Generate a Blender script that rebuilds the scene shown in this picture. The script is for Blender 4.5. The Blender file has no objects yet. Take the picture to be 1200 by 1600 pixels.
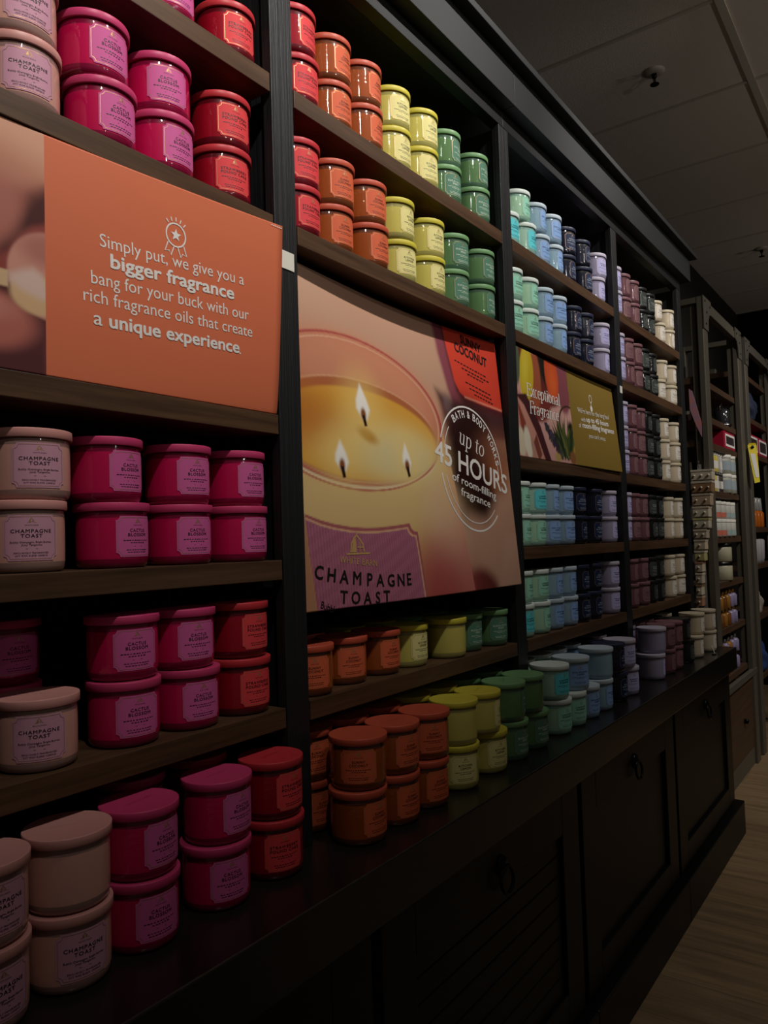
import bpy, bmesh, math, random
import numpy as np
from mathutils import Vector, Matrix
S = bpy.context.scene
COL = S.collection
random.seed(7)

# ------------------------------------------------------------------ camera, world, lights, exposure
FLOOR_TO_CAM = 1.29
yaw, pitch, roll = 0.619696, 0.040291, -0.031295
cy, sy = math.cos(yaw), math.sin(yaw)
fw = Vector((cy*math.cos(pitch), sy*math.cos(pitch), math.sin(pitch)))
r0 = Vector((sy, -cy, 0)); u0 = r0.cross(fw)
rt = math.cos(roll)*r0 + math.sin(roll)*u0
up = -math.sin(roll)*r0 + math.cos(roll)*u0
cam_d = bpy.data.cameras.new('camera')
cam_d.sensor_fit = 'VERTICAL'; cam_d.sensor_height = 32.0; cam_d.lens = 1200*32.0/1600
cam_d.clip_start = 0.02; cam_d.clip_end = 60
cam = bpy.data.objects.new('camera', cam_d); COL.objects.link(cam)
cam.matrix_world = Matrix(((rt.x, up.x, -fw.x, -0.92524), (rt.y, up.y, -fw.y, -0.86461), (rt.z, up.z, -fw.z, FLOOR_TO_CAM), (0, 0, 0, 1)))
S.camera = cam

S.view_settings.view_transform = 'Standard'
S.view_settings.look = 'None'
S.view_settings.gamma = 1.0
S.view_settings.exposure = 0.0
S.view_settings.use_curve_mapping = False
S.cycles.use_denoising = True
S.cycles.max_bounces = 6
S.cycles.diffuse_bounces = 3
S.cycles.glossy_bounces = 3

W_ = bpy.data.worlds.new('store_ambient'); S.world = W_; W_.use_nodes = True
bg = W_.node_tree.nodes['Background']
bg.inputs[0].default_value = (1.0, 0.86, 0.72, 1); bg.inputs[1].default_value = 0.034

def spot(x, y, z, tx, ty, tz, power, size, blend, rad, color=(1, 0.955, 0.90)):
    d = bpy.data.lights.new('track_or_fill_spot', 'SPOT')
    d.energy = power; d.spot_size = math.radians(size); d.spot_blend = blend; d.shadow_soft_size = rad; d.color = color
    o = bpy.data.objects.new('track_or_fill_spot', d); COL.objects.link(o)
    o.location = (x, y, z)
    o.rotation_euler = (Vector((tx, ty, tz)) - Vector((x, y, z))).to_track_quat('-Z', 'Y').to_euler()
    return o
SPOT_Y, SPOT_Z = -1.05, 3.08
for sx, tx, p in ((-0.85, -0.50, 68), (0.10, 0.10, 66), (1.00, 1.0, 64), (1.95, 1.95, 64)):
    spot(sx, SPOT_Y, SPOT_Z, tx, 0.0, 2.42, p, 80, 1.0, 0.028)
spot(2.3, -1.6, 3.08, 3.5, 0.0, 1.40, 62, 84, 1.0, 0.04)  # this and the next: added fill lamps that brighten the metal racks
spot(3.7, -1.7, 3.08, 4.5, 0.0, 1.40, 56, 84, 1.0, 0.04)
spot(1.7, -1.7, 3.1, 1.7, -0.75, 0.0, 46, 56, 1.0, 0.05)
spot(3.4, -1.7, 3.1, 3.4, -0.75, 0.0, 48, 56, 1.0, 0.05)
for gx in (-1.1, 0.3, 1.7, 3.0):   # track heads one aisle away: light the upper rows, glint in the glass
    spot(gx, -2.6, 3.02, gx+0.3, 0.0, 2.3, 22, 46, 1.0, 0.03)
for gx in (-0.2, 2.0, 4.0):
    spot(gx, -4.2, 3.0, gx+0.2, 0.0, 2.15, 34, 34, 1.0, 0.035)
for ux in (0.8, 2.6, 4.6):      # added out-of-view lamps, no real fixture: aimed up to brighten the ceiling
    spot(ux, -2.5, 2.1, ux+0.5, -1.05, 3.16, 16, 88, 1.0, 0.08)

# ------------------------------------------------------------------ materials
def lin(c):
    if isinstance(c, str):
        c = tuple(int(c[i:i+2], 16) for i in (0, 2, 4))
    return tuple((v/255/12.92 if v/255 <= 0.04045 else ((v/255+0.055)/1.055)**2.4) for v in c)
MATS = {}
def mat(name, c, rough=0.5, metal=0.0, coat=0.0, spec=0.5, bump=None, var=None, coat_rough=0.05, trans=0.0, wavy=0.0):
    if name in MATS: return MATS[name]
    m = bpy.data.materials.new(name); m.use_nodes = True
    nt = m.node_tree; b = nt.nodes['Principled BSDF']
    col = lin(c) + (1,)
    b.inputs['Base Color'].default_value = col
    b.inputs['Roughness'].default_value = rough
    b.inputs['Metallic'].default_value = metal
    b.inputs['Coat Weight'].default_value = coat
    b.inputs['Coat Roughness'].default_value = coat_rough
    b.inputs['Specular IOR Level'].default_value = spec
    b.inputs['Transmission Weight'].default_value = trans
    if var or bump:
        tc = nt.nodes.new('ShaderNodeTexCoord'); mp = nt.nodes.new('ShaderNodeMapping')
        nt.links.new(tc.outputs['Object'], mp.inputs[0])
        scale = (var or bump)[0]; mp.inputs['Scale'].default_value = scale
        nz = nt.nodes.new('ShaderNodeTexNoise'); nz.inputs['Scale'].default_value = 1.0
        nz.inputs['Detail'].default_value = 6; nz.inputs['Roughness'].default_value = 0.65
        nt.links.new(mp.outputs[0], nz.inputs['Vector'])
        if var:
            rp = nt.nodes.new('ShaderNodeValToRGB'); nt.links.new(nz.outputs[0], rp.inputs[0])
            rp.color_ramp.elements[0].position = 0.34; rp.color_ramp.elements[1].position = 0.68
            rp.color_ramp.elements[0].color = col; rp.color_ramp.elements[1].color = lin(var[1]) + (1,)
            nt.links.new(rp.outputs[0], b.inputs['Base Color'])
        if bump:
            bn = nt.nodes.new('ShaderNodeBump'); bn.inputs['Strength'].default_value = bump[1]; bn.inputs['Distance'].default_value = bump[2]
            nt.links.new(nz.outputs[0], bn.inputs['Height']); nt.links.new(bn.outputs[0], b.inputs['Normal'])
    if wavy:
        tc = nt.nodes.new('ShaderNodeTexCoord'); mp = nt.nodes.new('ShaderNodeMapping'); nt.links.new(tc.outputs['Object'], mp.inputs[0])
        mp.inputs['Scale'].default_value = (22, 22, 170)
        nz = nt.nodes.new('ShaderNodeTexNoise'); nz.inputs['Scale'].default_value = 1.0; nz.inputs['Detail'].default_value = 2.0
        nt.links.new(mp.outputs[0], nz.inputs['Vector'])
        bn = nt.nodes.new('ShaderNodeBump'); bn.inputs['Strength'].default_value = 1.0; bn.inputs['Distance'].default_value = wavy
        nt.links.new(nz.outputs[0], bn.inputs['Height']); nt.links.new(bn.outputs[0], b.inputs['Coat Normal'])
    MATS[name] = m; return m
def print_mat(name, rough=0.45):
    m = bpy.data.materials.new(name); m.use_nodes = True; nt = m.node_tree
    b = nt.nodes['Principled BSDF']; a = nt.nodes.new('ShaderNodeVertexColor'); a.layer_name = 'ink'
    nt.links.new(a.outputs[0], b.inputs['Base Color']); b.inputs['Roughness'].default_value = rough
    b.inputs['Specular IOR Level'].default_value = 0.35
    return m

M_POST = mat('black_oak_vertical', '191a1c', 0.5, bump=((70, 70, 2.5), 0.8, 0.004), spec=0.45)
M_BLACK = mat('black_oak_horizontal', '151617', 0.5, bump=((2.5, 70, 70), 0.35, 0.002), spec=0.4)
M_FRIEZE = mat('charcoal_painted_board', '191b1c', 0.6, bump=((40, 60, 60), 0.1, 0.001))
M_BACK = mat('black_back_panel', '0a0a0b', 0.7, spec=0.2)
M_SHELF = mat('walnut_shelf', '402c1e', 0.45, var=((3, 30, 60), '5f4530'), spec=0.3)
M_COUNTER = mat('black_stained_counter', '211e1c', 0.26, bump=((3, 45, 45), 0.12, 0.001), spec=0.5)
M_CAB = mat('black_cabinet_paint', '060606', 0.42, bump=((4, 60, 60), 0.15, 0.001), spec=0.35)
M_PULL = mat('aged_black_iron', '17171a', 0.3, metal=0.8)
M_METAL = mat('bronze_grey_metal', '5f594d', 0.5, metal=0.2, bump=((30, 30, 30), 0.15, 0.001))
M_METAL2 = mat('gusset_metal', '5e5a50', 0.5, metal=0.3)
M_BROWN = mat('brown_drawer_wood', '44301f', 0.5, var=((3, 20, 40), '543b2a'))
M_GREYB = mat('grey_skirting', '5d5749', 0.6)
M_WHITE = mat('white_print', 'efe9e2', 0.6)
M_TAG = mat('white_tag_card', 'e2ded2', 0.6)
M_INK = mat('black_ink', '14100f', 0.5)
M_GOLD = mat('gold_foil', 'c8a274', 0.38, metal=0.6)
M_CHROME = mat('chrome', 'cfcfd2', 0.15, metal=1.0)
M_YELLOW = mat('yellow_tag_card', 'e6cf1f', 0.5)

# ------------------------------------------------------------------ mesh helpers
class MB:
    def __init__(s): s.v = []; s.f = []; s.m = []; s.sm = []
    def add(s, vs, fs, mi=0, smooth=False):
        n = len(s.v); s.v += [tuple(p) for p in vs]
        for f in fs: s.f.append(tuple(i+n for i in f)); s.m.append(mi); s.sm.append(smooth)
    def box(s, a, b, mi=0, bev=0.0):
        x0, y0, z0 = a; x1, y1, z1 = b
        if bev <= 0:
            vs = [(x0,y0,z0),(x1,y0,z0),(x1,y1,z0),(x0,y1,z0),(x0,y0,z1),(x1,y0,z1),(x1,y1,z1),(x0,y1,z1)]
            s.add(vs, [(0,3,2,1),(4,5,6,7),(0,1,5,4),(1,2,6,5),(2,3,7,6),(3,0,4,7)], mi)
        else:
            bm = bmesh.new(); bmesh.ops.create_cube(bm, size=1.0)
            for v in bm.verts: v.co = Vector(((x0+x1)/2+v.co.x*(x1-x0), (y0+y1)/2+v.co.y*(y1-y0), (z0+z1)/2+v.co.z*(z1-z0)))
            bmesh.ops.bevel(bm, geom=bm.edges[:], offset=bev, segments=2, affect='EDGES', profile=0.5)
            bm.verts.index_update()
            s.add([v.co[:] for v in bm.verts], [[v.index for v in f.verts] for f in bm.faces], mi); bm.free()
    def lathe(s, prof, n=40, mis=None, c=(0,0,0), smooth=True, cap0=True, cap1=True):
        vs = []; k = len(prof)
        for r, z in prof:
            for i in range(n):
                a = 2*math.pi*i/n; vs.append((c[0]+r*math.cos(a), c[1]+r*math.sin(a), c[2]+z))
        base = len(s.v); s.v += vs
        for j in range(k-1):
            for i in range(n):
                i2 = (i+1) % n
                s.f.append((base+j*n+i, base+j*n+i2, base+(j+1)*n+i2, base+(j+1)*n+i)); s.m.append(mis[j] if mis else 0); s.sm.append(smooth)
        if cap0: s.f.append(tuple(base+i for i in reversed(range(n)))); s.m.append(mis[0] if mis else 0); s.sm.append(False)
        if cap1: s.f.append(tuple(base+(k-1)*n+i for i in range(n))); s.m.append(mis[-1] if mis else 0); s.sm.append(False)
    def tube(s, pts, r, n=8, mi=0, closed=False):
        P = [Vector(p) for p in pts]; K = len(P); base = len(s.v)
        for i, p in enumerate(P):
            t = (P[(i+1) % K]-P[i-1]) if closed else (P[min(i+1, K-1)]-P[max(i-1, 0)])
            t.normalize(); a = t.orthogonal().normalized() if abs(t.y) > 0.95 else t.cross(Vector((0, 1, 0))).normalized(); b = t.cross(a)
            for j in range(n):
                q = p + r*(math.cos(2*math.pi*j/n)*a+math.sin(2*math.pi*j/n)*b); s.v.append(q[:])
        for i in range(K if closed else K-1):
            for j in range(n):
                i2 = (i+1) % K
                s.f.append((base+i*n+j, base+i*n+(j+1) % n, base+i2*n+(j+1) % n, base+i2*n+j)); s.m.append(mi); s.sm.append(True)
        if not closed:
            s.f.append(tuple(base+j for j in reversed(range(n)))); s.m.append(mi); s.sm.append(False)
            s.f.append(tuple(base+(K-1)*n+j for j in range(n))); s.m.append(mi); s.sm.append(False)
    def mesh(s, name, mats):
        me = bpy.data.meshes.new(name); me.from_pydata(s.v, [], s.f)
        for m in (mats if isinstance(mats, (list, tuple)) else [mats]): me.materials.append(m)
        me.polygons.foreach_set('material_index', s.m); me.polygons.foreach_set('use_smooth', s.sm); me.update()
        return me
    def build(s, name, mats, parent=None, loc=None):
        return obj(name, s.mesh(name, mats), parent, loc)
def obj(name, me, parent=None, loc=None):
    o = bpy.data.objects.new(name, me); COL.objects.link(o)
    if parent: o.parent = parent
    if loc: o.location = loc
    return o
def tag(o, label, cat, group=None):
    o['label'] = label; o['category'] = cat
    if group: o['group'] = group
    return o
def thing(name, label, cat, loc=(0,0,0), rz=0, group=None):
    o = bpy.data.objects.new(name, None); COL.objects.link(o); o.empty_display_size = 0.05
    o.location = loc; o.rotation_euler = (0, 0, rz)
    return tag(o, label, cat, group)
def struct(o):
    o['kind'] = 'structure'; return o
def dup(root, loc, rz, label, group=None, parts=True):
    r = root.copy(); COL.objects.link(r); r.location = loc; r.rotation_euler = (0, 0, rz); r['label'] = label
    if group: r['group'] = group
    for ch in root.children:
        c = ch.copy(); COL.objects.link(c); c.parent = r
        for g in ch.children:
            d = g.copy(); COL.objects.link(d); d.parent = c
    return r

# ------------------------------------------------------------------ lettering
_TX = {}
def text_geo(txt, bold=0.0, space=1.0, res=3):
    k = (txt, bold, space, res)
    if k not in _TX:
        cu = bpy.data.curves.new('t', 'FONT'); cu.body = txt; cu.size = 1.0; cu.offset = bold; cu.space_character = space
        cu.resolution_u = res; cu.fill_mode = 'FRONT'
        o = bpy.data.objects.new('t', cu); COL.objects.link(o)
        dg = bpy.context.evaluated_depsgraph_get()
        me = bpy.data.meshes.new_from_object(o.evaluated_get(dg))
        vs = np.array([v.co[:2] for v in me.vertices]); fs = [tuple(p.vertices) for p in me.polygons]
        bpy.data.objects.remove(o); bpy.data.meshes.remove(me); bpy.data.curves.remove(cu)
        _TX[k] = (vs, fs)
    return _TX[k]
def put_text(L, txt, cx, cz, w=None, h=None, bold=0.0, space=1.0, rot=0.0, res=3, shear=0.0):
    """adds flat lettering to list L of (2d verts, faces): centred at cx, cz, width w, overall height h; bold = extra stem width in type sizes"""
    v, f = text_geo(txt, 0.0, space, res)
    lo, hi = v.min(0), v.max(0); d = hi-lo
    sz = (h/d[1]) if h else w/d[0]
    sx = w/d[0] if w else sz
    c, s = math.cos(rot), math.sin(rot)
    offs = [(0, 0)] if bold <= 0 else [(bold*math.cos(a), bold*math.sin(a)) for a in [math.pi*k/3 for k in range(6)]]+[(0, 0)]
    for ox, oz in offs:
        q = (v-(lo+hi)/2)*np.array([sx, sz])+np.array([ox*sx, oz*sz])
        if shear: q[:, 0] += shear*q[:, 1]
        q = q@np.array([[c, s], [-s, c]])+np.array([cx, cz])
        L.append((q, f))
def stroke(L, pts, w, closed=False, wfun=None):
    P = np.array(pts, float); n = len(P)
    T = np.zeros_like(P)
    for i in range(n):
        a = P[(i+1) % n] if closed else P[min(i+1, n-1)]; b = P[i-1] if (closed or i > 0) else P[0]
        t = a-b; T[i] = t/(np.hypot(*t)+1e-12)
    N = np.c_[-T[:, 1], T[:, 0]]
    ws = np.array([wfun(t) for t in T])[:, None] if wfun else np.full((n, 1), w)
    q = np.r_[P+N*ws/2, P-N*ws/2]
    f = [(i, (i+1) % n, n+(i+1) % n, n+i) for i in range(n if closed else n-1)]
    L.append((q, f))
def arc(cx, cz, rx, rz, a0, a1, n=20):
    return [(cx+rx*math.cos(math.radians(a0+(a1-a0)*i/n)), cz+rz*math.sin(math.radians(a0+(a1-a0)*i/n))) for i in range(n+1)]
def flat(L, fmap, flip=True):
    vs = []; fs = []
    for k, (q, f) in enumerate(L):
        b = len(vs)
        for x, z in q:
            p = fmap(x, z); vs.append((p[0], p[1]-(k % 8)*3e-5, p[2]))
        fs += [tuple(i+b for i in g) for g in f]
    m = MB(); m.add(vs, fs); return m

# contrast serif drawn as pen strokes: thick uprights, thin cross strokes
def A_(*a): return arc(*a)
SERIF = {
 'E': (0.50, [[(.1,0),(.1,1)], [(0,1),(.45,1)], [(.1,.53),(.36,.53)], [(0,0),(.48,0)], [(.45,1),(.45,.8)], [(.48,0),(.48,.22)], [(.36,.62),(.36,.44)]]),
 'F': (0.46, [[(.1,0),(.1,1)], [(0,1),(.45,1)], [(.1,.53),(.36,.53)], [(0,0),(.22,0)], [(.45,1),(.45,.78)], [(.36,.62),(.36,.44)]]),
 'x': (0.42, [[(.06,.66),(.36,0)], [(.36,.66),(.05,0)], [(0,.66),(.15,.66)], [(.28,.66),(.42,.66)], [(0,0),(.13,0)], [(.27,0),(.42,0)]]),
 'c': (0.36, [A_(.2,.33,.16,.33,55,305)]),
 'e': (0.38, [A_(.2,.33,.16,.33,0,310), [(.04,.36),(.36,.36)]]),
 'p': (0.44, [[(.09,.66),(.09,-.28)], A_(.22,.33,.16,.33,-160,160), [(0,.66),(.09,.66)], [(0,-.28),(.2,-.28)]]),
 't': (0.30, [[(.12,.86),(.12,.1)]+A_(.2,.1,.08,.1,180,300,8), [(0,.66),(.26,.66)]]),
 'i': (0.24, [[(.11,.66),(.11,0)], [(.02,.66),(.11,.66)], [(.02,0),(.21,0)], [(.11,.83),(.11,.93)]]),
 'o': (0.42, [A_(.2,.33,.16,.33,0,360,28)]),
 'n': (0.48, [[(.09,.66),(.09,0)], A_(.22,.46,.13,.2,180,0,10)+[(.35,0)], [(0,.66),(.09,.66)], [(0,0),(.18,0)], [(.26,0),(.44,0)]]),
 'a': (0.40, [A_(.15,.18,.12,.18,0,360,20), A_(.17,.48,.13,.18,150,0,10)+[(.3,.05),(.37,0)]]),
 'l': (0.24, [[(.11,1.02),(.11,0)], [(.02,1.02),(.11,1.02)], [(.02,0),(.21,0)]]),
 'r': (0.36, [[(.09,.66),(.09,0)], A_(.2,.46,.11,.2,180,40,8), [(0,.66),(.09,.66)], [(0,0),(.2,0)], [(.28,.6),(.28,.5)]]),
 'g': (0.42, [A_(.18,.45,.13,.21,0,360,22), [(.31,.66),(.31,-.1)]+A_(.18,-.1,.13,.17,0,-170,10), [(.3,.66),(.4,.66)]]),
 'u': (0.46, [[(.08,.66),(.08,.2)]+A_(.2,.2,.12,.2,180,360,10)+[(.32,.66)], [(.32,.66),(.32,.04),(.4,0)], [(0,.66),(.08,.66)], [(.24,.66),(.32,.66)]]),
 ' ': (0.26, []),
}
def serif_text(L, txt, cx, cz, w, h, rot=0.0, shear=0.0, thick=0.085, thin=0.032):
    """h = cap height in metres; thick/thin in cap heights"""
    tot = sum(SERIF[c][0] for c in txt); k = w/tot
    c0, s0 = math.cos(rot), math.sin(rot); x = -w/2
    for ch in txt:
        adv, strokes = SERIF[ch]
        for st in strokes:
            pts = []
            for (px, pz) in st:
                X = x+px*k+shear*pz*h; Z = (pz-0.4)*h
                pts.append((cx+X*c0-Z*s0, cz+X*s0+Z*c0))
            wf = lambda t: h*(thin+(thick-thin)*abs(-t[0]*s0+t[1]*c0)**1.5)
            stroke(L, pts, 0, wfun=wf)
        x += adv*k

# ------------------------------------------------------------------ sizes of the wall unit
BAY, PW = 0.85, 0.054
ZA, ZB, ZC, ZD, ZE, ZK = 2.0807, 1.8392, 1.5053, 1.2674, 1.0287, 0.793
TH = 0.032
DEEP = 0.30
KEND = 2.655

# ------------------------------------------------------------------ room
def grid_plane(name, x0, x1, y0, y1, z, m, flipn=False):
    b = MB(); f = (0, 1, 2, 3) if not flipn else (3, 2, 1, 0)
    b.add([(x0,y0,z),(x1,y0,z),(x1,y1,z),(x0,y1,z)], [f]); return struct(b.build(name, m))
def floor_material():
    m = bpy.data.materials.new('wood_look_floor'); m.use_nodes = True; nt = m.node_tree; b = nt.nodes['Principled BSDF']
    tc = nt.nodes.new('ShaderNodeTexCoord'); mp = nt.nodes.new('ShaderNodeMapping'); nt.links.new(tc.outputs['Object'], mp.inputs[0]); mp.inputs['Rotation'].default_value = (0, 0, math.pi/2)
    br = nt.nodes.new('ShaderNodeTexBrick'); nt.links.new(mp.outputs[0], br.inputs['Vector'])
    br.inputs['Scale'].default_value = 1.0; br.inputs['Brick Width'].default_value = 1.2; br.inputs['Row Height'].default_value = 0.2
    br.inputs['Mortar Size'].default_value = 0.002; br.offset = 0.4
    br.inputs['Color1'].default_value = lin('a08562')+(1,); br.inputs['Color2'].default_value = lin('8f7657')+(1,); br.inputs['Mortar'].default_value = lin('7d674c')+(1,)
    mp2 = nt.nodes.new('ShaderNodeMapping'); nt.links.new(tc.outputs['Object'], mp2.inputs[0]); mp2.inputs['Scale'].default_value = (20, 1.5, 1)
    nz = nt.nodes.new('ShaderNodeTexNoise'); nz.inputs['Scale'].default_value = 1.5; nz.inputs['Detail'].default_value = 8; nz.inputs['Roughness'].default_value = 0.7
    nt.links.new(mp2.outputs[0], nz.inputs['Vector'])
    rp = nt.nodes.new('ShaderNodeValToRGB'); nt.links.new(nz.outputs[0], rp.inputs[0])
    rp.color_ramp.elements[0].position = 0.35; rp.color_ramp.elements[0].color = (0.45, 0.43, 0.42, 1); rp.color_ramp.elements[1].position = 0.65; rp.color_ramp.elements[1].color = (1, 1, 1, 1)
    mx = nt.nodes.new('ShaderNodeMix'); mx.data_type = 'RGBA'; mx.blend_type = 'MULTIPLY'; mx.inputs[0].default_value = 0.8
    nt.links.new(br.outputs[0], mx.inputs[6]); nt.links.new(rp.outputs[0], mx.inputs[7]); nt.links.new(mx.outputs[2], b.inputs['Base Color'])
    b.inputs['Roughness'].default_value = 0.5
    return m
grid_plane('floor', -3, 9, -4.5, 0.42, 0, floor_material())
M_CEIL = mat('mineral_fibre_tile', 'd2c7ba', 0.9, bump=((160, 160, 160), 0.5, 0.003), spec=0.1)
CZ = 3.16
grid_plane('ceiling', -3, 9, -4.5, 0.42, CZ, M_CEIL, True)
b = MB()
for yy in (-4.0, -2.78, -1.56, -0.345): b.box((-3, yy-.014, CZ-.009), (9, yy+.014, CZ+.002))
for k in range(-8, 12):
    xx = 1.915+0.605*k; b.box((xx-.007, -4.5, CZ-.006), (xx+.007, 0.42, CZ+.002))
struct(b.build('trim_1', mat('ceiling_grid_paint', 'b9aea0', 0.6)))
M_WALL = mat('dark_store_wall', '26221e', 0.85, spec=0.2)
b = MB(); b.box((-3, 0.42, 0), (9, 0.5, CZ)); struct(b.build('wall_back', M_WALL))
b = MB(); b.box((6.2, -4.5, 0), (6.3, 0.42, CZ)); struct(b.build('wall_far', mat('black_store_wall', '0c0b0a', 0.9, spec=0.1)))

# ------------------------------------------------------------------ tall black shelving unit
unit = thing('shelving_unit', 'tall black shelving unit with walnut shelves full of coloured candles', 'shelving unit', (0, 0, 0))
b = MB(); b.box((-0.85, DEEP, ZK), (2.604, DEEP+.012, 2.40)); b.build('back_panel', M_BACK, unit)
for i in range(-1, 4):
    b = MB(); x = i*BAY
    b.box((x, 0, ZK+.001), (x+PW, 0.02, 2.366), 0, .0012); b.box((x+.018, 0.02, ZK+.001), (x+PW-.018, DEEP, 2.366))
    b.build('post', M_POST, unit)
for i in range(-1, 3):
    x0, x1 = i*BAY+PW+.003, (i+1)*BAY-.003
    for z in ((ZA, ZB, ZE) if i == 0 else (ZA, ZB, ZC, ZD, ZE)):
        b = MB(); b.box((x0, 0, z-TH), (x1, DEEP-.002, z), 0, .001); b.build('shelf', M_SHELF, unit)
b = MB(); b.box((-0.85, 0.0, 2.367), (0.876, 0.03, 2.412), 0, .001); b.build('header_rail', M_BLACK, unit)
b = MB(); b.box((0.877, 0.0, 2.367), (2.604, 0.03, 2.412), 0, .001); b.build('header_rail', M_BLACK, unit)
b = MB(); b.box((-0.85, 0.03, 2.40), (2.604, DEEP+.012, 2.412)); b.build('top_board', M_BLACK, unit)
b = MB(); b.box((-0.87, -.036, 2.4125), (0.876, DEEP, 2.512), 0, .001); b.build('fascia_board', M_FRIEZE, unit)
b = MB(); b.box((0.8775, -.036, 2.4125), (2.650, DEEP, 2.512), 0, .001); b.build('fascia_board', M_FRIEZE, unit)
b = MB(); b.box((-0.87, -.066, 2.5125), (2.668, DEEP+.02, 2.532), 0, .0015); b.build('crown', M_FRIEZE, unit)

# ------------------------------------------------------------------ counter and base cabinets
b = MB(); b.box((-0.95, -.147, ZK-.092), (KEND+.02, 0.33, ZK), 0, .003)
tag(b.build('countertop', M_COUNTER), 'long glossy black countertop carrying the lowest row of candles', 'countertop')
def cabinet(x0, x1, label, louvre, end=False):
    t = thing('base_cabinet', label, 'cabinet', (x0, 0, 0), 0, 'black base cabinets under the counter')
    w = x1-x0
    b = MB(); b.box((0, -.105, 0.14), (w, 0.33, ZK-.093)); b.build('body', M_CAB, t)
    b = MB(); b.box((0, -.150, 0), (w+(.04 if end else 0), 0.33, 0.139), 0, .004); b.build('plinth', M_CAB, t)
    # door frame: stiles and rails
    fx0, fx1, fz0, fz1 = 0.012, w-.012, 0.15, ZK-.1
    px0, px1, pz0, pz1 = 0.11, w-.11, 0.225, 0.592
    d = MB()
    d.box((fx0, -.122, fz0), (px0, -.106, fz1), 0, .002); d.box((px1, -.122, fz0), (fx1, -.106, fz1), 0, .002)
    d.box((px0, -.122, fz0), (px1, -.106, pz0), 0, .002); d.box((px0, -.122, pz1), (px1, -.106, fz1), 0, .002)
    if louvre:
        n = 8
        for k in range(n):
            za = pz0+(pz1-pz0)*k/n; zb = pz0+(pz1-pz0)*(k+1)/n
            d.box((px0, -.112, za+.0015), (px1, -.104, zb-.0015), 0, .0015)
    else:
        d.box((px0, -.110, pz0), (px1, -.104, pz1))
    dr = d.build('door', M_CAB, t)
    h = MB(); cx, cz = w/2, 0.632
    h.lathe([(0, 0), (.021, 0), (.021, .004), (.012, .009), (0, .011)], 20, cap0=False, cap1=False)
    h.v = [(cx+x, -.122-z, cz+y) for x, y, z in h.v]
    ring = [(cx+.026*math.sin(a), -.132-.006*(1-math.cos(a))/2, cz-.024+.026*math.cos(a)) for a in [2*math.pi*k/24 for k in range(24)]]
    h.tube(ring, .0038, 8, closed=True)
    h.build('ring_pull', M_PULL, dr)
    return t
cabinet(-0.79, 0.058, 'black base cabinet under the pink and red candles', True)
cabinet(0.06, 0.908, 'black base cabinet with grooved door under the orange and yellow candles', True)
cabinet(0.91, 1.758, 'black base cabinet under the pale blue and navy candles', False)
cabinet(1.76, KEND-.022, 'last black base cabinet, at the open end beside the metal rack', False, True)

# ------------------------------------------------------------------ candles
R, HL = 0.0475, 0.0873
SC = {  # jar, head space, lid, label, ink, words, pieces
 'C': ('d8a091', '9c7a72', 'd99a92', 'cf98ac', '1a1013', 'blush pink', ('CHAMPAGNE', 'TOAST')),
 'P': ('c00e4c', '820a36', 'cc3f70', 'd2609c', '1c0812', 'hot pink', ('CACTUS', 'BLOSSOM')),
 'S': ('960a20', '5c0a16', 'c4343c', 'de4348', '2a0707', 'red', ('STRAWBERRY', 'POUND CAKE')),
 'O': ('98481a', '643218', 'c2543c', 'd2623f', '2b0d06', 'orange', ('SUNNY', 'COCONUT')),
 'L': ('c6ba5c', '9a9454', 'cfc243', 'e0d68e', '22200e', 'yellow', ('KITCHEN', 'LEMON')),
 'G': ('567a4c', '43604a', '74a06c', '507c66', 'd5dfc9', 'green', ('EUCALYPTUS', 'MINT')),
 'M': ('a6cfae', '86ae9c', 'e4efe8', '98d6bc', '16302a', 'mint green', ('LAKESIDE', 'MORNING')),
 'Y': ('a6cab6', '8aada4', 'e4efe8', '5fd2dc', '10343a', 'mint jar cyan label', ('LAKESIDE', 'MORNING')),
 'B': ('8cabbb', '7890a3', 'c6d6e0', '88acde', '1c2a52', 'pale blue', ('SUN-WASHED', 'LINEN')),
 'N': ('070d24', '070a18', '262c44', '182444', 'a9b4c4', 'navy', ('MIDNIGHT', 'BLUE CITRUS')),
 'V': ('9a93ac', '837d95', 'c3bccd', 'b6b2dc', '3a3568', 'lilac', None),
 'U': ('6c434b', '53333a', '835a61', '7d595f', '4a2a31', 'plum', None),
 'X': ('0d0d0d', '0b0b0b', '1d1e1d', '3a3f3c', '8b928d', 'black', None),
 'W': ('c2b298', 'aa9c84', 'ccbfa4', 'd9d2c6', '6d6456', 'cream', None),
}
SHORT = {'Y': 'cyan-label mint', 'M': 'mint green', 'B': 'pale blue', 'P': 'pink', 'C': 'blush'}
def bend(q, rad, z0=0.0):
    return [(rad*math.sin(x/R), -rad*math.cos(x/R), z+z0) for x, z in q]
LW, LZ0, LZ1, NOTCH = 0.063, 0.0145, 0.0690, 0.0055
def label_outline(ins, n=6):
    x1, z0, z1 = LW/2-ins, LZ0+ins, LZ1-ins; r = NOTCH
    pts = []
    def corner(cx, cz, a0, a1):
        for i in range(n+1):
            a = math.radians(a0+(a1-a0)*i/n); pts.append((cx+r*math.cos(a), cz+r*math.sin(a)))
    corner(x1, z1, 270, 180); 
    for i in range(1, 12): pts.append((x1-r-(2*x1-2*r)*i/12, z1))
    corner(-x1, z1, 0, -90); corner(-x1, z0, 90, 0)
    for i in range(1, 12): pts.append((-x1+r+(2*x1-2*r)*i/12, z0))
    corner(x1, z0, 180, 90)
    return pts
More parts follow.
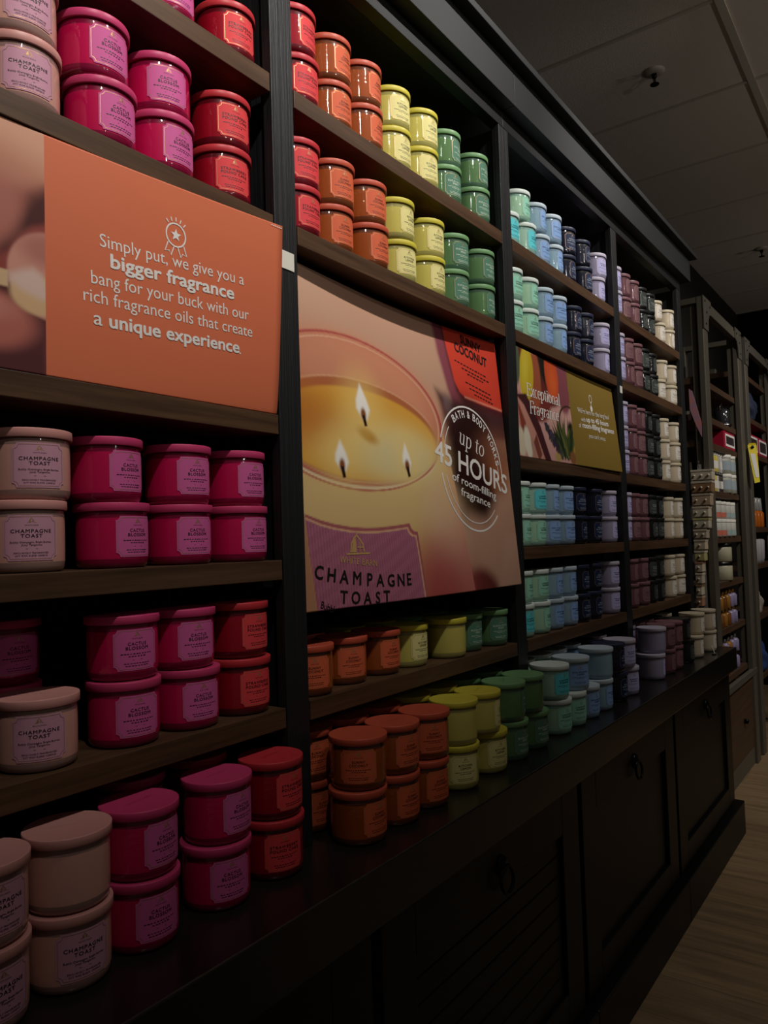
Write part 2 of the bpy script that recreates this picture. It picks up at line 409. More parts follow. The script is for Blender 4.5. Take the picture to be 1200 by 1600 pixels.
def label_mesh(m):
    xs = [-LW/2+NOTCH*i/5 for i in range(5)]+[-LW/2+NOTCH+(LW-2*NOTCH)*i/14 for i in range(15)]; xs += [-x for x in xs[4::-1]]
    q = []; f = []
    for x in xs:
        d = LW/2-abs(x); e = math.sqrt(max(0, NOTCH**2-d*d)) if d < NOTCH else 0
        q += [(x, LZ0+e), (x, LZ1-e)]
    for i in range(len(xs)-1): f.append((2*i, 2*i+2, 2*i+3, 2*i+1))
    b = MB(); b.add(bend(q, R+.0004), f, 0, True); return b.mesh('label_paper', m)
def bent(L, rad):
    b = MB()
    for k, (q, f) in enumerate(L): b.add(bend(q, rad+(k % 8)*1.5e-5), f, 0, False)
    return b
def barn(L, cx, cz, s):
    stroke(L, [(cx-.5*s, cz-.35*s), (cx-.42*s, cz+.05*s), (cx-.22*s, cz+.3*s), (cx-.05*s, cz+.42*s), (cx+.12*s, cz+.28*s), (cx+.38*s, cz+.0*s), (cx+.45*s, cz-.35*s)], .09*s)
    stroke(L, [(cx-.05*s, cz+.36*s), (cx-.05*s, cz+.62*s)], .07*s)
    L.append((np.array([(cx-.45*s, cz-.35*s), (cx-.1*s, cz-.35*s), (cx-.12*s, cz+.28*s), (cx-.3*s, cz+.18*s)]), [(0, 1, 2, 3)]))
    stroke(L, [(cx-.8*s, cz-.42*s), (cx+.85*s, cz-.42*s)], .08*s)
    stroke(L, [(cx-.02*s, cz-.12*s), (cx+.4*s, cz-.14*s)], .06*s); stroke(L, [(cx+.15*s, cz-.35*s), (cx+.15*s, cz+.1*s)], .06*s)
def dashes(L, cx, cz, w, h, n):
    x = cx-w/2; random.seed(int(cz*1e5)+n); unit = w/n
    for k in range(n):
        l = unit*random.uniform(.55, .82); stroke(L, [(x, cz), (x+l, cz)], h*random.uniform(.75, 1)); x += unit
PROTO = {}
def make_proto(k):
    jar, head, lid, lab, ink, words, title = SC[k]
    dark = k in 'NX'
    mj = mat('wax_and_glass_'+words.replace(' ', '_'), jar, 0.5, coat=1.0, coat_rough=0.03, spec=0.08, wavy=0.0006)
    mh = mat('empty_glass_'+words.replace(' ', '_'), head, 0.4, coat=1.0, coat_rough=0.03, spec=0.1, wavy=0.0006)
    ml = mat('lid_'+words.replace(' ', '_'), lid, 0.42, spec=0.35)
    mp = mat('label_paper_'+words.replace(' ', '_'), lab, 0.6, spec=0.2)
    mi = mat('label_ink_'+words.replace(' ', '_'), ink, 0.5)
    mb = M_GOLD if not k == 'X' else mat('dull_silver_foil', '8a8d88', 0.3, metal=0.9)
    b = MB()
    b.lathe([(.0, .0), (.0395, .0), (.0428, .0012), (.0456, .0040), (.0467, .0080), (.0471, .0115), (.0472, .0125), (.04735, .0200), (.04745, .0280), (R, .0380), (.04745, .0480), (.04735, .0570), (.0471, .0660), (.04705, .0668), (.0466, .0745), (.0462, .0765)], 44, [1]*6+[0]*7+[1]*3, cap0=False)
    jm = b.mesh('glass_jar', [mj, mh])
    b = MB()
    b.lathe([(.0470, .0757), (.0496, .0757), (.0503, .0764), (.0503, .0858), (.0500, .0866), (.0492, .0871)], 44, cap0=False)
    b.lathe([(.0474, .0775), (.0, .0775)], 44, cap0=False, cap1=False)
    L = []; put_text(L, 'WHITE BARN', 0, 0.0, .040, .0062, res=1, space=1.15)
    for q, f in L: b.add([(x, y, .08725) for x, y in q], f)
    lm = b.mesh('lid', ml)
    pm = label_mesh(mp)
    L = []; stroke(L, label_outline(.0022), .00055, closed=True)
    if k == 'C' or not dark: pass
    barn(L, 0, .0625, .0062)
    bm_ = bent(L, R+.0006).mesh('label_foil', mb)
    L = []
    if title:
        wl = {'CHAMPAGNE': .046, 'TOAST': .024, 'CACTUS': .0255, 'BLOSSOM': .031, 'STRAWBERRY': .046, 'POUND CAKE': .046, 'SUNNY': .022, 'COCONUT': .031, 'KITCHEN': .029, 'LEMON': .022,
              'EUCALYPTUS': .044, 'MINT': .018, 'LAKESIDE': .035, 'MORNING': .033, 'SUN-WASHED': .046, 'LINEN': .022, 'MIDNIGHT': .033, 'BLUE CITRUS': .044}
        put_text(L, title[0], 0, .0498, wl[title[0]], .0042, .014, 1.18); put_text(L, title[1], 0, .0440, wl[title[1]], .0042, .014, 1.18)
        put_text(L, 'WHITE BARN', 0, .0568, .0150, .0014, 0.0, 1.1, res=1)
    else:
        dashes(L, 0, .0498, .034, .0034, 5); dashes(L, 0, .0440, .028, .0034, 4)
    if k == 'C':
        put_text(L, 'Bubbly Champagne, Bright Berries,', 0, .0362, .047, .0030, .004, res=1); put_text(L, 'Juicy Tangerine', 0, .0330, .023, .0030, .004, res=1)
        put_text(L, 'EXCLUSIVELY FRAGRANCED', 0, .0238, .039, .0019, .004, 1.1, res=1); put_text(L, 'SOY WAX BLEND CANDLE', 0, .0205, .036, .0019, .004, 1.1, res=1)
    else:
        dashes(L, 0, .0365, .044, .0013, 11); dashes(L, 0, .0333, .024, .0013, 6); dashes(L, 0, .0238, .036, .0011, 9); dashes(L, 0, .0207, .033, .0011, 8)
    stroke(L, [(-.0065, .0285), (.0065, .0285)], .0005)
    im = bent(L, R+.00062).mesh('label_print', mi)
    return jm, lm, pm, bm_, im
def candle(k, x, y, z, yaw_deg, label, group):
    if k not in PROTO:
        ms = make_proto(k)
        t = thing('jar_candle', label, 'candle', (x, y, z), math.radians(yaw_deg), group)
        jar = obj('glass_jar', ms[0], t); obj('lid', ms[1], t)
        lab = obj('label', ms[2], t); obj('foil_border', ms[3], lab); obj('lettering', ms[4], lab)
        PROTO[k] = t; return t
    return dup(PROTO[k], (x, y, z), math.radians(yaw_deg), label, group)
ROWS = [
 (1,'A',0,'P,-0.18,0.053,-2 S,-0.053,0.052,-8'),
 (1,'B',1,'C,-0.412,0.052,-8 P,-0.302,0.054,0 P,-0.19,0.056,-18 S,-0.066,0.055,-10'),
 (1,'B',0,'C,-0.408,0.053,-16 P,-0.293,0.052,2 P,-0.189,0.053,4 S,-0.066,0.056,-14'),
 (1,'D',1,'C,-0.401,0.053,-16 P,-0.292,0.055,10 P,-0.168,0.055,-2 P,-0.053,0.055,2'),
 (1,'D',0,'C,-0.409,0.054,-19 P,-0.284,0.053,9 P,-0.168,0.054,-5 P,-0.053,0.052,4'),
 (1,'E',1,'P,-0.268,0.056,-12 P,-0.167,0.054,-8 S,-0.053,0.056,4'),
 (1,'E',0,'C,-0.395,0.054,-27 P,-0.269,0.054,-10 P,-0.161,0.053,-8 S,-0.053,0.053,-4'),
 (1,'K',1,'C,-0.5,-0.012,0 C,-0.397,-0.012,150 P,-0.296,-0.012,8 P,-0.164,-0.012,6 S,-0.054,-0.012,2'),
 (1,'K',0,'C,-0.5,-0.012,0 C,-0.397,-0.012,-11 P,-0.296,-0.012,-6 P,-0.168,-0.012,-14 S,-0.054,-0.012,-22'),
 (2,'A',1,'S,0.107,0.053,13 O,0.212,0.053,7 O,0.314,0.053,13 L,0.423,0.054,-12 L,0.533,0.052,-4 G,0.642,0.055,13 G,0.783,0.056,8'),
 (2,'A',0,'S,0.114,0.054,-8 O,0.215,0.056,-2 O,0.316,0.054,13 L,0.422,0.055,-3 L,0.531,0.053,-12 G,0.636,0.053,-11 G,0.782,0.054,-8'),
 (2,'B',1,'S,0.111,0.055,-10 O,0.212,0.053,-11 O,0.319,0.053,-8 L,0.421,0.052,6 L,0.552,0.056,-8 G,0.664,0.054,-11 G,0.793,0.053,1'),
 (2,'B',0,'S,0.107,0.053,0 O,0.209,0.056,-6 O,0.321,0.052,-1 L,0.428,0.054,-11 L,0.549,0.055,-1 G,0.658,0.054,-6 G,0.796,0.056,11'),
 (2,'E',0,'O,0.107,0.052,-30 O,0.225,0.066,-22 O,0.337,0.066,-6 L,0.441,0.066,-2 L,0.583,0.052,170 G,0.685,0.066,-6 G,0.796,0.054,-20'),
 (2,'K',1,'O,0.123,-0.047,-52 O,0.225,-0.047,-10 O,0.332,-0.047,-33 L,0.444,-0.047,160 L,0.546,-0.047,22 G,0.669,-0.047,30 G,0.771,-0.047,150'),
 (2,'K',0,'O,0.119,-0.047,-4 O,0.221,-0.047,-8 O,0.323,-0.047,-12 L,0.445,-0.047,-34 L,0.571,-0.047,-16 G,0.678,-0.047,-5 G,0.791,-0.047,-8'),
 (3,'A',1,'M,1.035,0.056,7 B,1.144,0.055,12 B,1.249,0.052,-6 N,1.365,0.053,-12 N,1.497,0.055,12 V,1.646,0.054,-12'),
 (3,'A',0,'Y,0.957,0.056,-7 Y,1.058,0.052,5 B,1.16,0.055,-3 B,1.261,0.055,11 N,1.365,0.056,8 N,1.504,0.054,0 V,1.63,0.056,2'),
 (3,'B',1,'M,0.957,0.052,-3 M,1.059,0.052,8 B,1.168,0.054,2 B,1.269,0.054,-12 N,1.394,0.055,10 N,1.497,0.054,10 V,1.646,0.053,-10'),
 (3,'B',0,'M,0.957,0.054,-10 M,1.059,0.054,-9 B,1.16,0.055,4 B,1.261,0.053,11 N,1.373,0.053,1 N,1.488,0.054,-1 V,1.646,0.056,10'),
 (3,'D',1,'M,0.957,0.055,9 Y,1.058,0.052,-8 B,1.159,0.056,11 B,1.26,0.053,-7 N,1.362,0.053,-8 N,1.511,0.055,1 V,1.646,0.054,-3'),
 (3,'D',0,'M,0.957,0.054,7 M,1.058,0.056,1 B,1.159,0.055,-10 B,1.261,0.052,-6 N,1.362,0.053,10 N,1.497,0.054,-3 V,1.646,0.054,8'),
 (3,'E',1,'M,0.957,0.056,12 M,1.058,0.055,-4 B,1.159,0.055,11 B,1.26,0.054,8 N,1.362,0.053,4 N,1.482,0.056,-1 V,1.645,0.054,-8'),
 (3,'E',0,'Y,0.957,0.055,-7 M,1.058,0.053,11 B,1.159,0.055,-2 B,1.261,0.053,3 N,1.362,0.052,-3 N,1.469,0.053,4 V,1.646,0.055,-10'),
 (3,'K',1,'Y,0.933,-0.045,-15 B,1.074,-0.045,-35 B,1.263,-0.045,160 N,1.369,-0.045,10 V,1.471,-0.045,-20'),
 (3,'K',0,'M,0.942,-0.045,-15 M,1.043,-0.045,-20 B,1.144,-0.045,-10 B,1.252,-0.045,5 N,1.386,-0.045,0 V,1.495,-0.045,-25'),
 (4,'A',1,'V,1.807,0.055,4 U,1.908,0.055,11 U,2.009,0.054,6 X,2.11,0.055,-4 X,2.212,0.053,-6 W,2.324,0.056,-4 W,2.496,0.054,4'),
 (4,'A',0,'V,1.807,0.056,-12 U,1.908,0.056,-7 U,2.009,0.054,2 X,2.11,0.054,6 X,2.211,0.055,4 W,2.35,0.053,-3 W,2.496,0.054,13'),
 (4,'B',1,'V,1.807,0.054,-4 U,1.908,0.053,-10 U,2.009,0.052,-5 X,2.111,0.056,-6 X,2.212,0.056,12 W,2.363,0.056,11 W,2.496,0.054,8'),
 (4,'B',0,'V,1.807,0.053,2 U,1.908,0.053,13 U,2.009,0.053,-5 X,2.11,0.056,2 X,2.211,0.053,-8 W,2.323,0.055,-9 W,2.496,0.055,-11'),
 (4,'C',2,'V,1.807,0.053,7 U,1.908,0.052,5 U,2.009,0.052,13 X,2.11,0.056,11 X,2.211,0.053,7 W,2.341,0.056,3 W,2.496,0.055,6'),
 (4,'C',1,'V,1.807,0.055,-8 U,1.908,0.054,11 U,2.009,0.054,-5 X,2.11,0.053,-2 X,2.212,0.055,6 W,2.34,0.054,10 W,2.496,0.052,-3'),
 (4,'C',0,'V,1.807,0.054,-8 U,1.908,0.054,10 U,2.009,0.052,9 X,2.11,0.056,-6 X,2.211,0.052,2 W,2.342,0.056,0 W,2.495,0.053,7'),
 (4,'D',1,'V,1.807,0.053,10 U,1.909,0.055,10 U,2.01,0.056,3 X,2.117,0.055,-9 X,2.218,0.056,4 W,2.361,0.056,12 W,2.496,0.054,-4'),
 (4,'D',0,'V,1.807,0.055,5 U,1.908,0.056,-4 U,2.009,0.054,11 X,2.111,0.052,4 X,2.212,0.055,-3 W,2.349,0.053,10 W,2.496,0.055,11'),
 (4,'E',1,'U,1.859,0.056,14 U,1.979,0.056,-3 X,2.085,0.055,-10 X,2.187,0.055,7 W,2.338,0.054,1 W,2.487,0.054,2'),
 (4,'E',0,'U,1.85,0.054,6 U,1.976,0.053,-9 X,2.077,0.053,13 X,2.178,0.052,9 W,2.355,0.055,1 W,2.496,0.056,-12'),
 (4,'K',1,'V,1.808,-0.045,165 U,1.922,-0.045,-8 U,2.026,-0.045,-3 X,2.137,-0.045,11 W,2.359,-0.045,7 W,2.522,-0.052,9'),
 (4,'K',0,'V,1.786,-0.045,20 U,1.916,-0.045,10 U,2.018,-0.045,-4 X,2.184,-0.045,6 W,2.331,-0.045,9 W,2.522,-0.052,6'),]
# second row standing behind the front one
BACK = [
 (1,'E',0,'P,-0.375,0.175,0'), (1,'E',1,'P,-0.375,0.175,0'),
 (1,'K',0,'P,-0.225,0.105,0 S,-0.105,0.105,0'), (1,'K',1,'P,-0.225,0.105,0 S,-0.105,0.105,0'),
 (2,'E',0,'O,0.12,0.18,-5 O,0.235,0.18,5 L,0.37,0.18,3 L,0.485,0.18,-8 G,0.60,0.18,0 G,0.715,0.18,4'),
 (2,'K',0,'O,0.112,0.066,-6 O,0.222,0.066,4 O,0.333,0.066,0 L,0.445,0.066,8 L,0.556,0.066,0 G,0.667,0.066,-5 G,0.780,0.066,5'),
 (2,'K',1,'O,0.112,0.066,-20 O,0.222,0.066,4 O,0.333,0.066,0 L,0.445,0.066,8 L,0.556,0.066,0 G,0.667,0.066,-5 G,0.780,0.066,5'),
 (3,'K',0,'M,0.975,0.068,0 M,1.085,0.068,6 B,1.195,0.068,0 B,1.305,0.068,-5 N,1.42,0.068,0 V,1.53,0.068,0'),
 (3,'K',1,'M,0.975,0.068,0 M,1.085,0.068,6 B,1.195,0.068,0 B,1.305,0.068,-5 N,1.42,0.068,0 V,1.53,0.068,0'),
 (4,'K',0,'V,1.83,0.068,0 U,1.945,0.068,6 U,2.055,0.068,0 X,2.17,0.068,-5 W,2.30,0.068,0'),
 (4,'K',1,'V,1.83,0.068,0 U,1.945,0.068,6 U,2.055,0.068,0 X,2.17,0.068,-5 W,2.30,0.068,0'),
]
ZS = dict(A=ZA, B=ZB, C=ZC, D=ZD, E=ZE, K=ZK)
BAYN = {1: 'orange poster bay', 2: 'lit candle poster bay', 3: 'gold poster bay', 4: 'end bay'}
SHN = {'A': 'top shelf', 'B': 'second shelf', 'C': 'third shelf', 'D': 'shelf two below the second', 'E': 'lowest shelf', 'K': 'counter'}
for bb in (1, 3): pass
def shelf_words(bay, s):
    if s == 'K': return 'on counter, ' + BAYN[bay]
    if bay == 4: return 'on ' + {'A': 'top', 'B': 'second', 'C': 'third', 'D': 'fourth', 'E': 'lowest'}[s] + ' shelf, ' + BAYN[bay]
    return 'on ' + {'A': 'top', 'B': 'second', 'D': 'third', 'E': 'lowest'}[s] + ' shelf, ' + BAYN[bay]
ORD = ['first', 'second', 'third', 'fourth', 'fifth', 'sixth']
for src, back in ((ROWS, False), (BACK, True)):
    for bay, s, lev, txt in src:
        items = [t.split(',') for t in txt.split()]
        tot = {}; cnt = {}
        for it in items: tot[it[0]] = tot.get(it[0], 0)+1
        levels = {l for b2, s2, l, _ in src if b2 == bay and s2 == s}
        for k, x, y, a in items:
            cnt[k] = cnt.get(k, 0)+1
            words = SC[k][5]; sh = SHORT.get(k, words)
            lw = ('upper' if lev == 1 else 'lower') if len(levels) == 2 else ({0: 'bottom', 1: 'middle', 2: 'top'}[lev] if len(levels) == 3 else '')
            o = ORD[cnt[k]-1]+' from left' if tot[k] > 1 else ''
            lab = ' '.join(w for w in [lw, words, 'candle', ('('+o+')' if o else ''), 'in back row' if back else '', shelf_words(bay, s)] if w)
            grp = SC[k][5]+' candles, '+SHN[s]+', '+BAYN[bay]
            candle(k, float(x), float(y), ZS[s]+lev*HL+.0003, float(a), lab, grp)

# ------------------------------------------------------------------ printed posters
def ss(a, b, x): t = np.clip((x-a)/(b-a), 0, 1); return t*t*(3-2*t)
class Paint:
    """a printed picture laid out in metres on the poster, one ink colour per grid point"""
    def __init__(s, X, Z, base): s.X, s.Z = X, Z; s.c = np.ones(X.shape+(3,))*np.array(lin(base))
    def mix(s, a, col):
        col = np.array(lin(col)) if isinstance(col, str) else col
        s.c = s.c*(1-a[..., None])+col*a[..., None]
    def ell(s, cx, cz, rx, rz, col, soft=.05, rot=0, op=1.0):
        c, n = math.cos(rot), math.sin(rot); dx, dz = s.X-cx, s.Z-cz
        d = np.sqrt(((dx*c+dz*n)/rx)**2+((-dx*n+dz*c)/rz)**2)
        s.mix(op*(1-ss(1-soft, 1+soft, d)), col)
    def ring(s, cx, cz, rx, rz, w, col, soft=.3, op=1.0, zmax=None, zmin=None):
        d = np.sqrt(((s.X-cx)/rx)**2+((s.Z-cz)/rz)**2); a = 1-ss(w*(1-soft), w*(1+soft), np.abs(d-1))
        if zmax is not None: a = a*(1-ss(zmax-.03, zmax+.01, s.Z))
        if zmin is not None: a = a*ss(zmin-.01, zmin+.03, s.Z)
        s.mix(op*a, col)
    def poly(s, pts, col, soft=.004, op=1.0):
        X, Z = s.X, s.Z; ins = np.zeros(X.shape, bool); dm = np.full(X.shape, 9.0); n = len(pts)
        for i in range(n):
            (x0, z0), (x1, z1) = pts[i], pts[(i+1) % n]
            cr = ((z0 > Z) != (z1 > Z)) & (X < (x1-x0)*(Z-z0)/((z1-z0) or 1e-9)+x0); ins ^= cr
            ex, ez = x1-x0, z1-z0; t = np.clip(((X-x0)*ex+(Z-z0)*ez)/(ex*ex+ez*ez+1e-12), 0, 1)
            dm = np.minimum(dm, np.hypot(X-x0-t*ex, Z-z0-t*ez))
        sd = np.where(ins, dm, -dm); s.mix(op*ss(-soft, soft, sd), col)
def poster_sheet(name, x0, x1, z0, z1, nx, nz, ysurf, painter, base, parent, xs=None, lift=None):
    xs = np.linspace(x0, x1, nx) if xs is None else xs; nx = len(xs); zs = np.linspace(z0, z1, nz); X, Z = np.meshgrid(xs, zs)
    p = Paint(X, Z, base); painter(p)
    Y = ysurf(X, Z); n = nx*nz
    if lift: Z = Z+lift(X, Z)
    vs = np.c_[X.ravel(), Y.ravel(), Z.ravel()]
    i = np.arange(n).reshape(nz, nx); f = np.stack([i[:-1, :-1], i[:-1, 1:], i[1:, 1:], i[1:, :-1]], -1).reshape(-1, 4)
    me = bpy.data.meshes.new(name); me.from_pydata(vs.tolist(), [], f.tolist())
    at = me.color_attributes.new('ink', 'FLOAT_COLOR', 'POINT')
    at.data.foreach_set('color', np.c_[p.c.reshape(-1, 3), np.ones(n)].astype(np.float32).ravel())
    me.polygons.foreach_set('use_smooth', np.ones(len(f), bool)); me.materials.append(M_PRINT); me.update()
    o = obj(name, me, parent)
    so = o.modifiers.new('board', 'SOLIDIFY'); so.thickness = .002; so.offset = -1
    return o
M_PRINT = print_mat('poster_print')
def lettering(L, ysurf, m, parent, name='lettering', off=.0005):
    b = flat(L, lambda x, z: (x, float(ysurf(np.array(x), np.array(z)))-off, z)); return b.build(name, m, parent)

# --- orange text poster (first bay)
def y1(X, Z):
    v = np.clip((Z-1.507)/.305, 0, 1); u = np.clip((X+.46)/.456, 0, 1)
    return .0035-.025*v**.7*u**1.3
def paint1(p):
    sp = -.4068
    p.c[:] = np.array(lin('da7450'))
    left = p.X < sp+.0003
    q = Paint(p.X-.0082, p.Z, 'd9a184')
    # back of the hand, the lit fold, the deep gap between the fingers
    q.mix(ss(1.80, 1.735, q.Z+.25*(q.X+.44)), 'c08068')
    q.mix(ss(1.745, 1.715, q.Z-.35*(q.X+.44)), '9c5a4c')
    q.poly([(-.415, 1.735), (-.432, 1.722), (-.447, 1.695), (-.462, 1.665), (-.474, 1.646), (-.60, 1.60), (-.60, 1.55), (-.40, 1.55), (-.40, 1.74)], '4f2220', .012)
    q.ell(-.478, 1.695, .030, .040, 'b26d60', .45, -.5)
    q.poly([(-.49, 1.625), (-.462, 1.648), (-.444, 1.672), (-.43, 1.685), (-.41, 1.695), (-.41, 1.66), (-.45, 1.635), (-.475, 1.605)], '8f4038', .006)
    q.poly([(-.7, 1.575), (-.41, 1.58), (-.41, 1.49), (-.7, 1.49)], '5a2c2f', .012)
    q.ell(-.490, 1.562, .062, .034, 'b8695c', .30); q.ell(-.495, 1.578, .04, .016, 'c98273', .6, op=.8)
    q.ell(-.407, 1.628, .055, .054, 'cf9280', .05); q.ell(-.412, 1.66, .035, .02, 'a86257', .6, op=.7)
    q.ell(-.425, 1.602, .034, .024, 'd8b184', .15)
    q.poly([(-.460, 1.612), (-.459, 1.621), (-.444, 1.629), (-.430, 1.634), (-.421, 1.629), (-.414, 1.620), (-.410, 1.60), (-.420, 1.598), (-.440, 1.603)], 'dcbcae', .007)
    q.poly([(-.7, 1.622), (-.461, 1.624), (-.461, 1.604), (-.7, 1.60)], 'd3b088', .0015)
    p.c[left] = q.c[left]
t1 = thing('poster', 'orange poster with white text and a hand holding a match', 'poster', (0, 0, 0))
poster_sheet('printed_board', -.72, -.004, 1.5065, 1.8055, 0, 170, y1, paint1, 'da7450', t1, np.r_[np.linspace(-.72, -.50, 40), np.linspace(-.497, -.4072, 66), -.4067, -.4062, np.linspace(-.40, -.004, 30)], lambda X, Z: .0085*np.clip((X+.46)/.456, 0, 1)**1.5*np.clip((Z-1.507)/.305, 0, 1))
L = []
sl = .028
put_text(L, 'Simply put, we give you a', -.213, 1.6985, .247, .0228, .0, 1.0, .040)
put_text(L, 'bigger fragrance', -.215, 1.6735, .211, .0245, .026, 1.0, .036)
put_text(L, 'bang for your buck with our', -.214, 1.6465, .271, .0228, .0, 1.0, .034)
put_text(L, 'rich fragrance oils that create', -.2155, 1.6215, .290, .0225, .0, 1.0, .031)
put_text(L, 'a', -.340, 1.5895, .0125, .0125, .006)
put_text(L, 'unique experience', -.210, 1.5925, .226, .0225, .026, 1.0, .030)
put_text(L, '.', -.0945, 1.5905, .0028, .0028, .0)
mx, mz = -.2165, 1.738
stroke(L, arc(mx, mz, .0165, .0165, 0, 360, 32)[:-1], .0022, closed=True)
star = []
for k in range(10):
    r = .0092 if k % 2 == 0 else .0040; a = math.radians(90+36*k); star.append((mx+r*math.cos(a), mz+r*math.sin(a)))
L.append((np.array(star+[(mx, mz)]), [(k, (k+1) % 10, 10) for k in range(10)]))
for a in (50, 70, 90, 110, 130):
    ca, sa = math.cos(math.radians(a)), math.sin(math.radians(a)); stroke(L, [(mx+.0195*ca, mz+.0195*sa), (mx+.0255*ca, mz+.0255*sa)], .0016)
for sgn in (-1, 1):
    P = [(mx+sgn*.0135, mz-.0125), (mx+sgn*.0185, mz-.0265), (mx+sgn*.0115, mz-.0245), (mx+sgn*.0085, mz-.0305), (mx+sgn*.0035, mz-.0175)]
    stroke(L, P, .0017)
for k in range(6): stroke(L, [(-.034+.004*k, 1.8090), (-.0315+.004*k, 1.8092)], .0016)
L = [(q+np.array([.0045, 0]), f) for q, f in L]
lettering(L, y1, M_WHITE, t1)

# --- tall poster of a burning candle (second bay)
def y2(X, Z):
    v = np.clip((1.807-Z)/.63, 0, 1.02); u = np.clip((X-.057)/.788, 0, 1)
    return .004-.010*np.sin(u*np.pi)*v + u*(.030-.052*v) + .030*(1-v)**3*(1-u)+.022*np.sin(u*np.pi)*(1-v)**3
def paint2(p):
    X, Z = p.X, p.Z
    p.c[:] = np.array(lin('c69a80'))
    p.mix(ss(.3, .0, X)*ss(1.6, 1.8, Z)*.5, 'd8b097')
    # jar standing behind, with the red label
    p.poly([(.565, 1.83), (.568, 1.72), (.585, 1.64), (.60, 1.60), (.9, 1.57), (.9, 1.83)], '8c4652', .010)
    p.poly([(.60, 1.83), (.612, 1.70), (.625, 1.64), (.66, 1.60), (.9, 1.585), (.9, 1.83)], '5a1f24', .012)
    p.poly([(.61, 1.83), (.612, 1.74), (.623, 1.663), (.64, 1.638), (.665, 1.627), (.74, 1.620), (.9, 1.612), (.9, 1.83)], 'd8432f', .003)
    p.poly([(.66, 1.632), (.9, 1.617), (.9, 1.612), (.66, 1.627)], 'e98a70', .002)
    p.poly([(.53, 1.63), (.60, 1.612), (.9, 1.60), (.9, 1.54), (.56, 1.52)], '4d2b2c', .016)
    p.ell(.575, 1.60, .018, .025, '8a6d6e', .8, op=.7)
    # dark reflection under it
    p.ell(.66, 1.465, .125, .15, '2a0e0c', .35)
    p.ell(.80, 1.50, .10, .055, '87513a', .7, op=.8)
    p.ell(.79, 1.44, .05, .045, 'a35d33', .8, op=.8)
    p.poly([(.55, 1.30), (.62, 1.345), (.70, 1.33), (.77, 1.39), (.9, 1.40), (.9, 1.13), (.55, 1.13)], 'c0937a', .03)
    p.ell(.63, 1.15, .10, .075, '6d2f2a', .25)
    p.poly([(.72, 1.16), (.9, 1.13), (.9, 1.3), (.79, 1.3)], 'c69a83', .02)
    # the burning jar
    body = [(-.1, 1.55), (.53, 1.55), (.541, 1.50), (.556, 1.44), (.567, 1.38), (.582, 1.30), (.590, 1.24), (.600, 1.16), (.605, 1.1), (-.1, 1.1)]
    p.poly(body, 'dcb676', .003)
    p.mix((1-ss(.003, .006, np.maximum(0, X-(.53+(1.55-Z)*.19))))*ss(.34, .50, X+.35*(1.28-Z))*ss(1.44, 1.27, Z), 'c2605c')
    p.mix((1-ss(.003, .006, np.maximum(0, X-(.53+(1.55-Z)*.19))))*ss(.50, .575, X)*.55, 'd48f7c')
    p.ell(.22, 1.37, .28, .06, 'e6c68a', .7, op=.7)
    p.ell(.50, 1.33, .07, .12, 'e6c29c', .8, .3, op=.6)
    p.ell(.47, 1.19, .12, .08, 'b04c4c', .8, op=.75)
    # glass rim, inner wall, wax pool
    p.ell(.232, 1.542, .300, .148, 'c4745c', .012)
    p.ell(.228, 1.555, .288, .128, 'd68f6e', .25)
    p.ell(.10, 1.575, .2, .09, 'cf8a6c', .8, op=.8)
    p.ring(.232, 1.542, .296, .144, .014, 'b2524b', .5)
    p.ring(.232, 1.541, .285, .136, .010, 'e7b795', .6, op=.7)
    p.ell(.236, 1.505, .268, .098, 'b4673f', .05)
    p.ring(.236, 1.506, .268, .097, .02, 'e3a884', .5, zmin=1.53, op=.7)
    p.ell(.241, 1.497, .256, .088, 'e0a440', .04)
    p.ell(.30, 1.475, .19, .062, 'ebc878', .6)
    p.ell(.36, 1.46, .12, .045, 'e3d29c', .8)
    p.ell(.05, 1.52, .10, .05, 'bf6d2a', .8, op=.8)
    p.ell(.25, 1.497, .03, .012, 'c08a2f', .6, -.3)
    p.ring(.236, 1.503, .276, .108, .03, 'ecd2a6', .5, zmax=1.46)
    p.ring(.232, 1.530, .293, .140, .012, 'c2705a', .5, zmax=1.47)
    # flames and wicks
    for cx, z0, zt, w in ((.243, 1.531, 1.596, .026), (.166, 1.428, 1.480, .023), (.376, 1.440, 1.492, .018)):
        zc = z0+.4*(zt-z0)
        p.ell(cx, zc, w*2.2, (zt-z0)*.85, 'f6d27a', .95, op=.6)
        p.poly([(cx-.15*w, z0-.004), (cx-w*.8, z0+.25*(zt-z0)), (cx-.75*w, z0+.5*(zt-z0)), (cx-.1*w, zt), (cx+.55*w, z0+.55*(zt-z0)), (cx+w*.85, z0+.25*(zt-z0)), (cx+.4*w, z0-.004)], 'fffaf0', .005)
        p.ell(cx, z0+.006, .008, .012, '8a4a18', .5)
        p.poly([(cx-.005, z0+.004), (cx+.005, z0+.004), (cx+.009, z0-.016), (cx, z0-.018)], '2a100a', .0015)
    # big label at the bottom
    p.poly([(-.1, 1.36), (.062, 1.343), (.10, 1.333), (.134, 1.3265), (.18, 1.321), (.223, 1.319), (.26, 1.3195), (.298, 1.322), (.335, 1.325), (.365, 1.328), (.370, 1.318), (.379, 1.312), (.392, 1.311), (.401, 1.248), (.414, 1.15), (.088, 1.15), (.069, 1.269), (.06, 1.343)], 'ab5a60', .0012)
    lab = [(.061, 1.338), (.10, 1.3265), (.134, 1.320), (.18, 1.3145), (.223, 1.3125), (.26, 1.313), (.298, 1.3155), (.335, 1.3185), (.358, 1.3205), (.364, 1.311), (.374, 1.305), (.386, 1.304), (.395, 1.245), (.408, 1.15), (.092, 1.15), (.072, 1.269)]
    p.poly(lab, 'e6b48a', .0012)
    lab2 = [(x-(.0032 if x > .3 else 0), z-.0035) for x, z in lab]
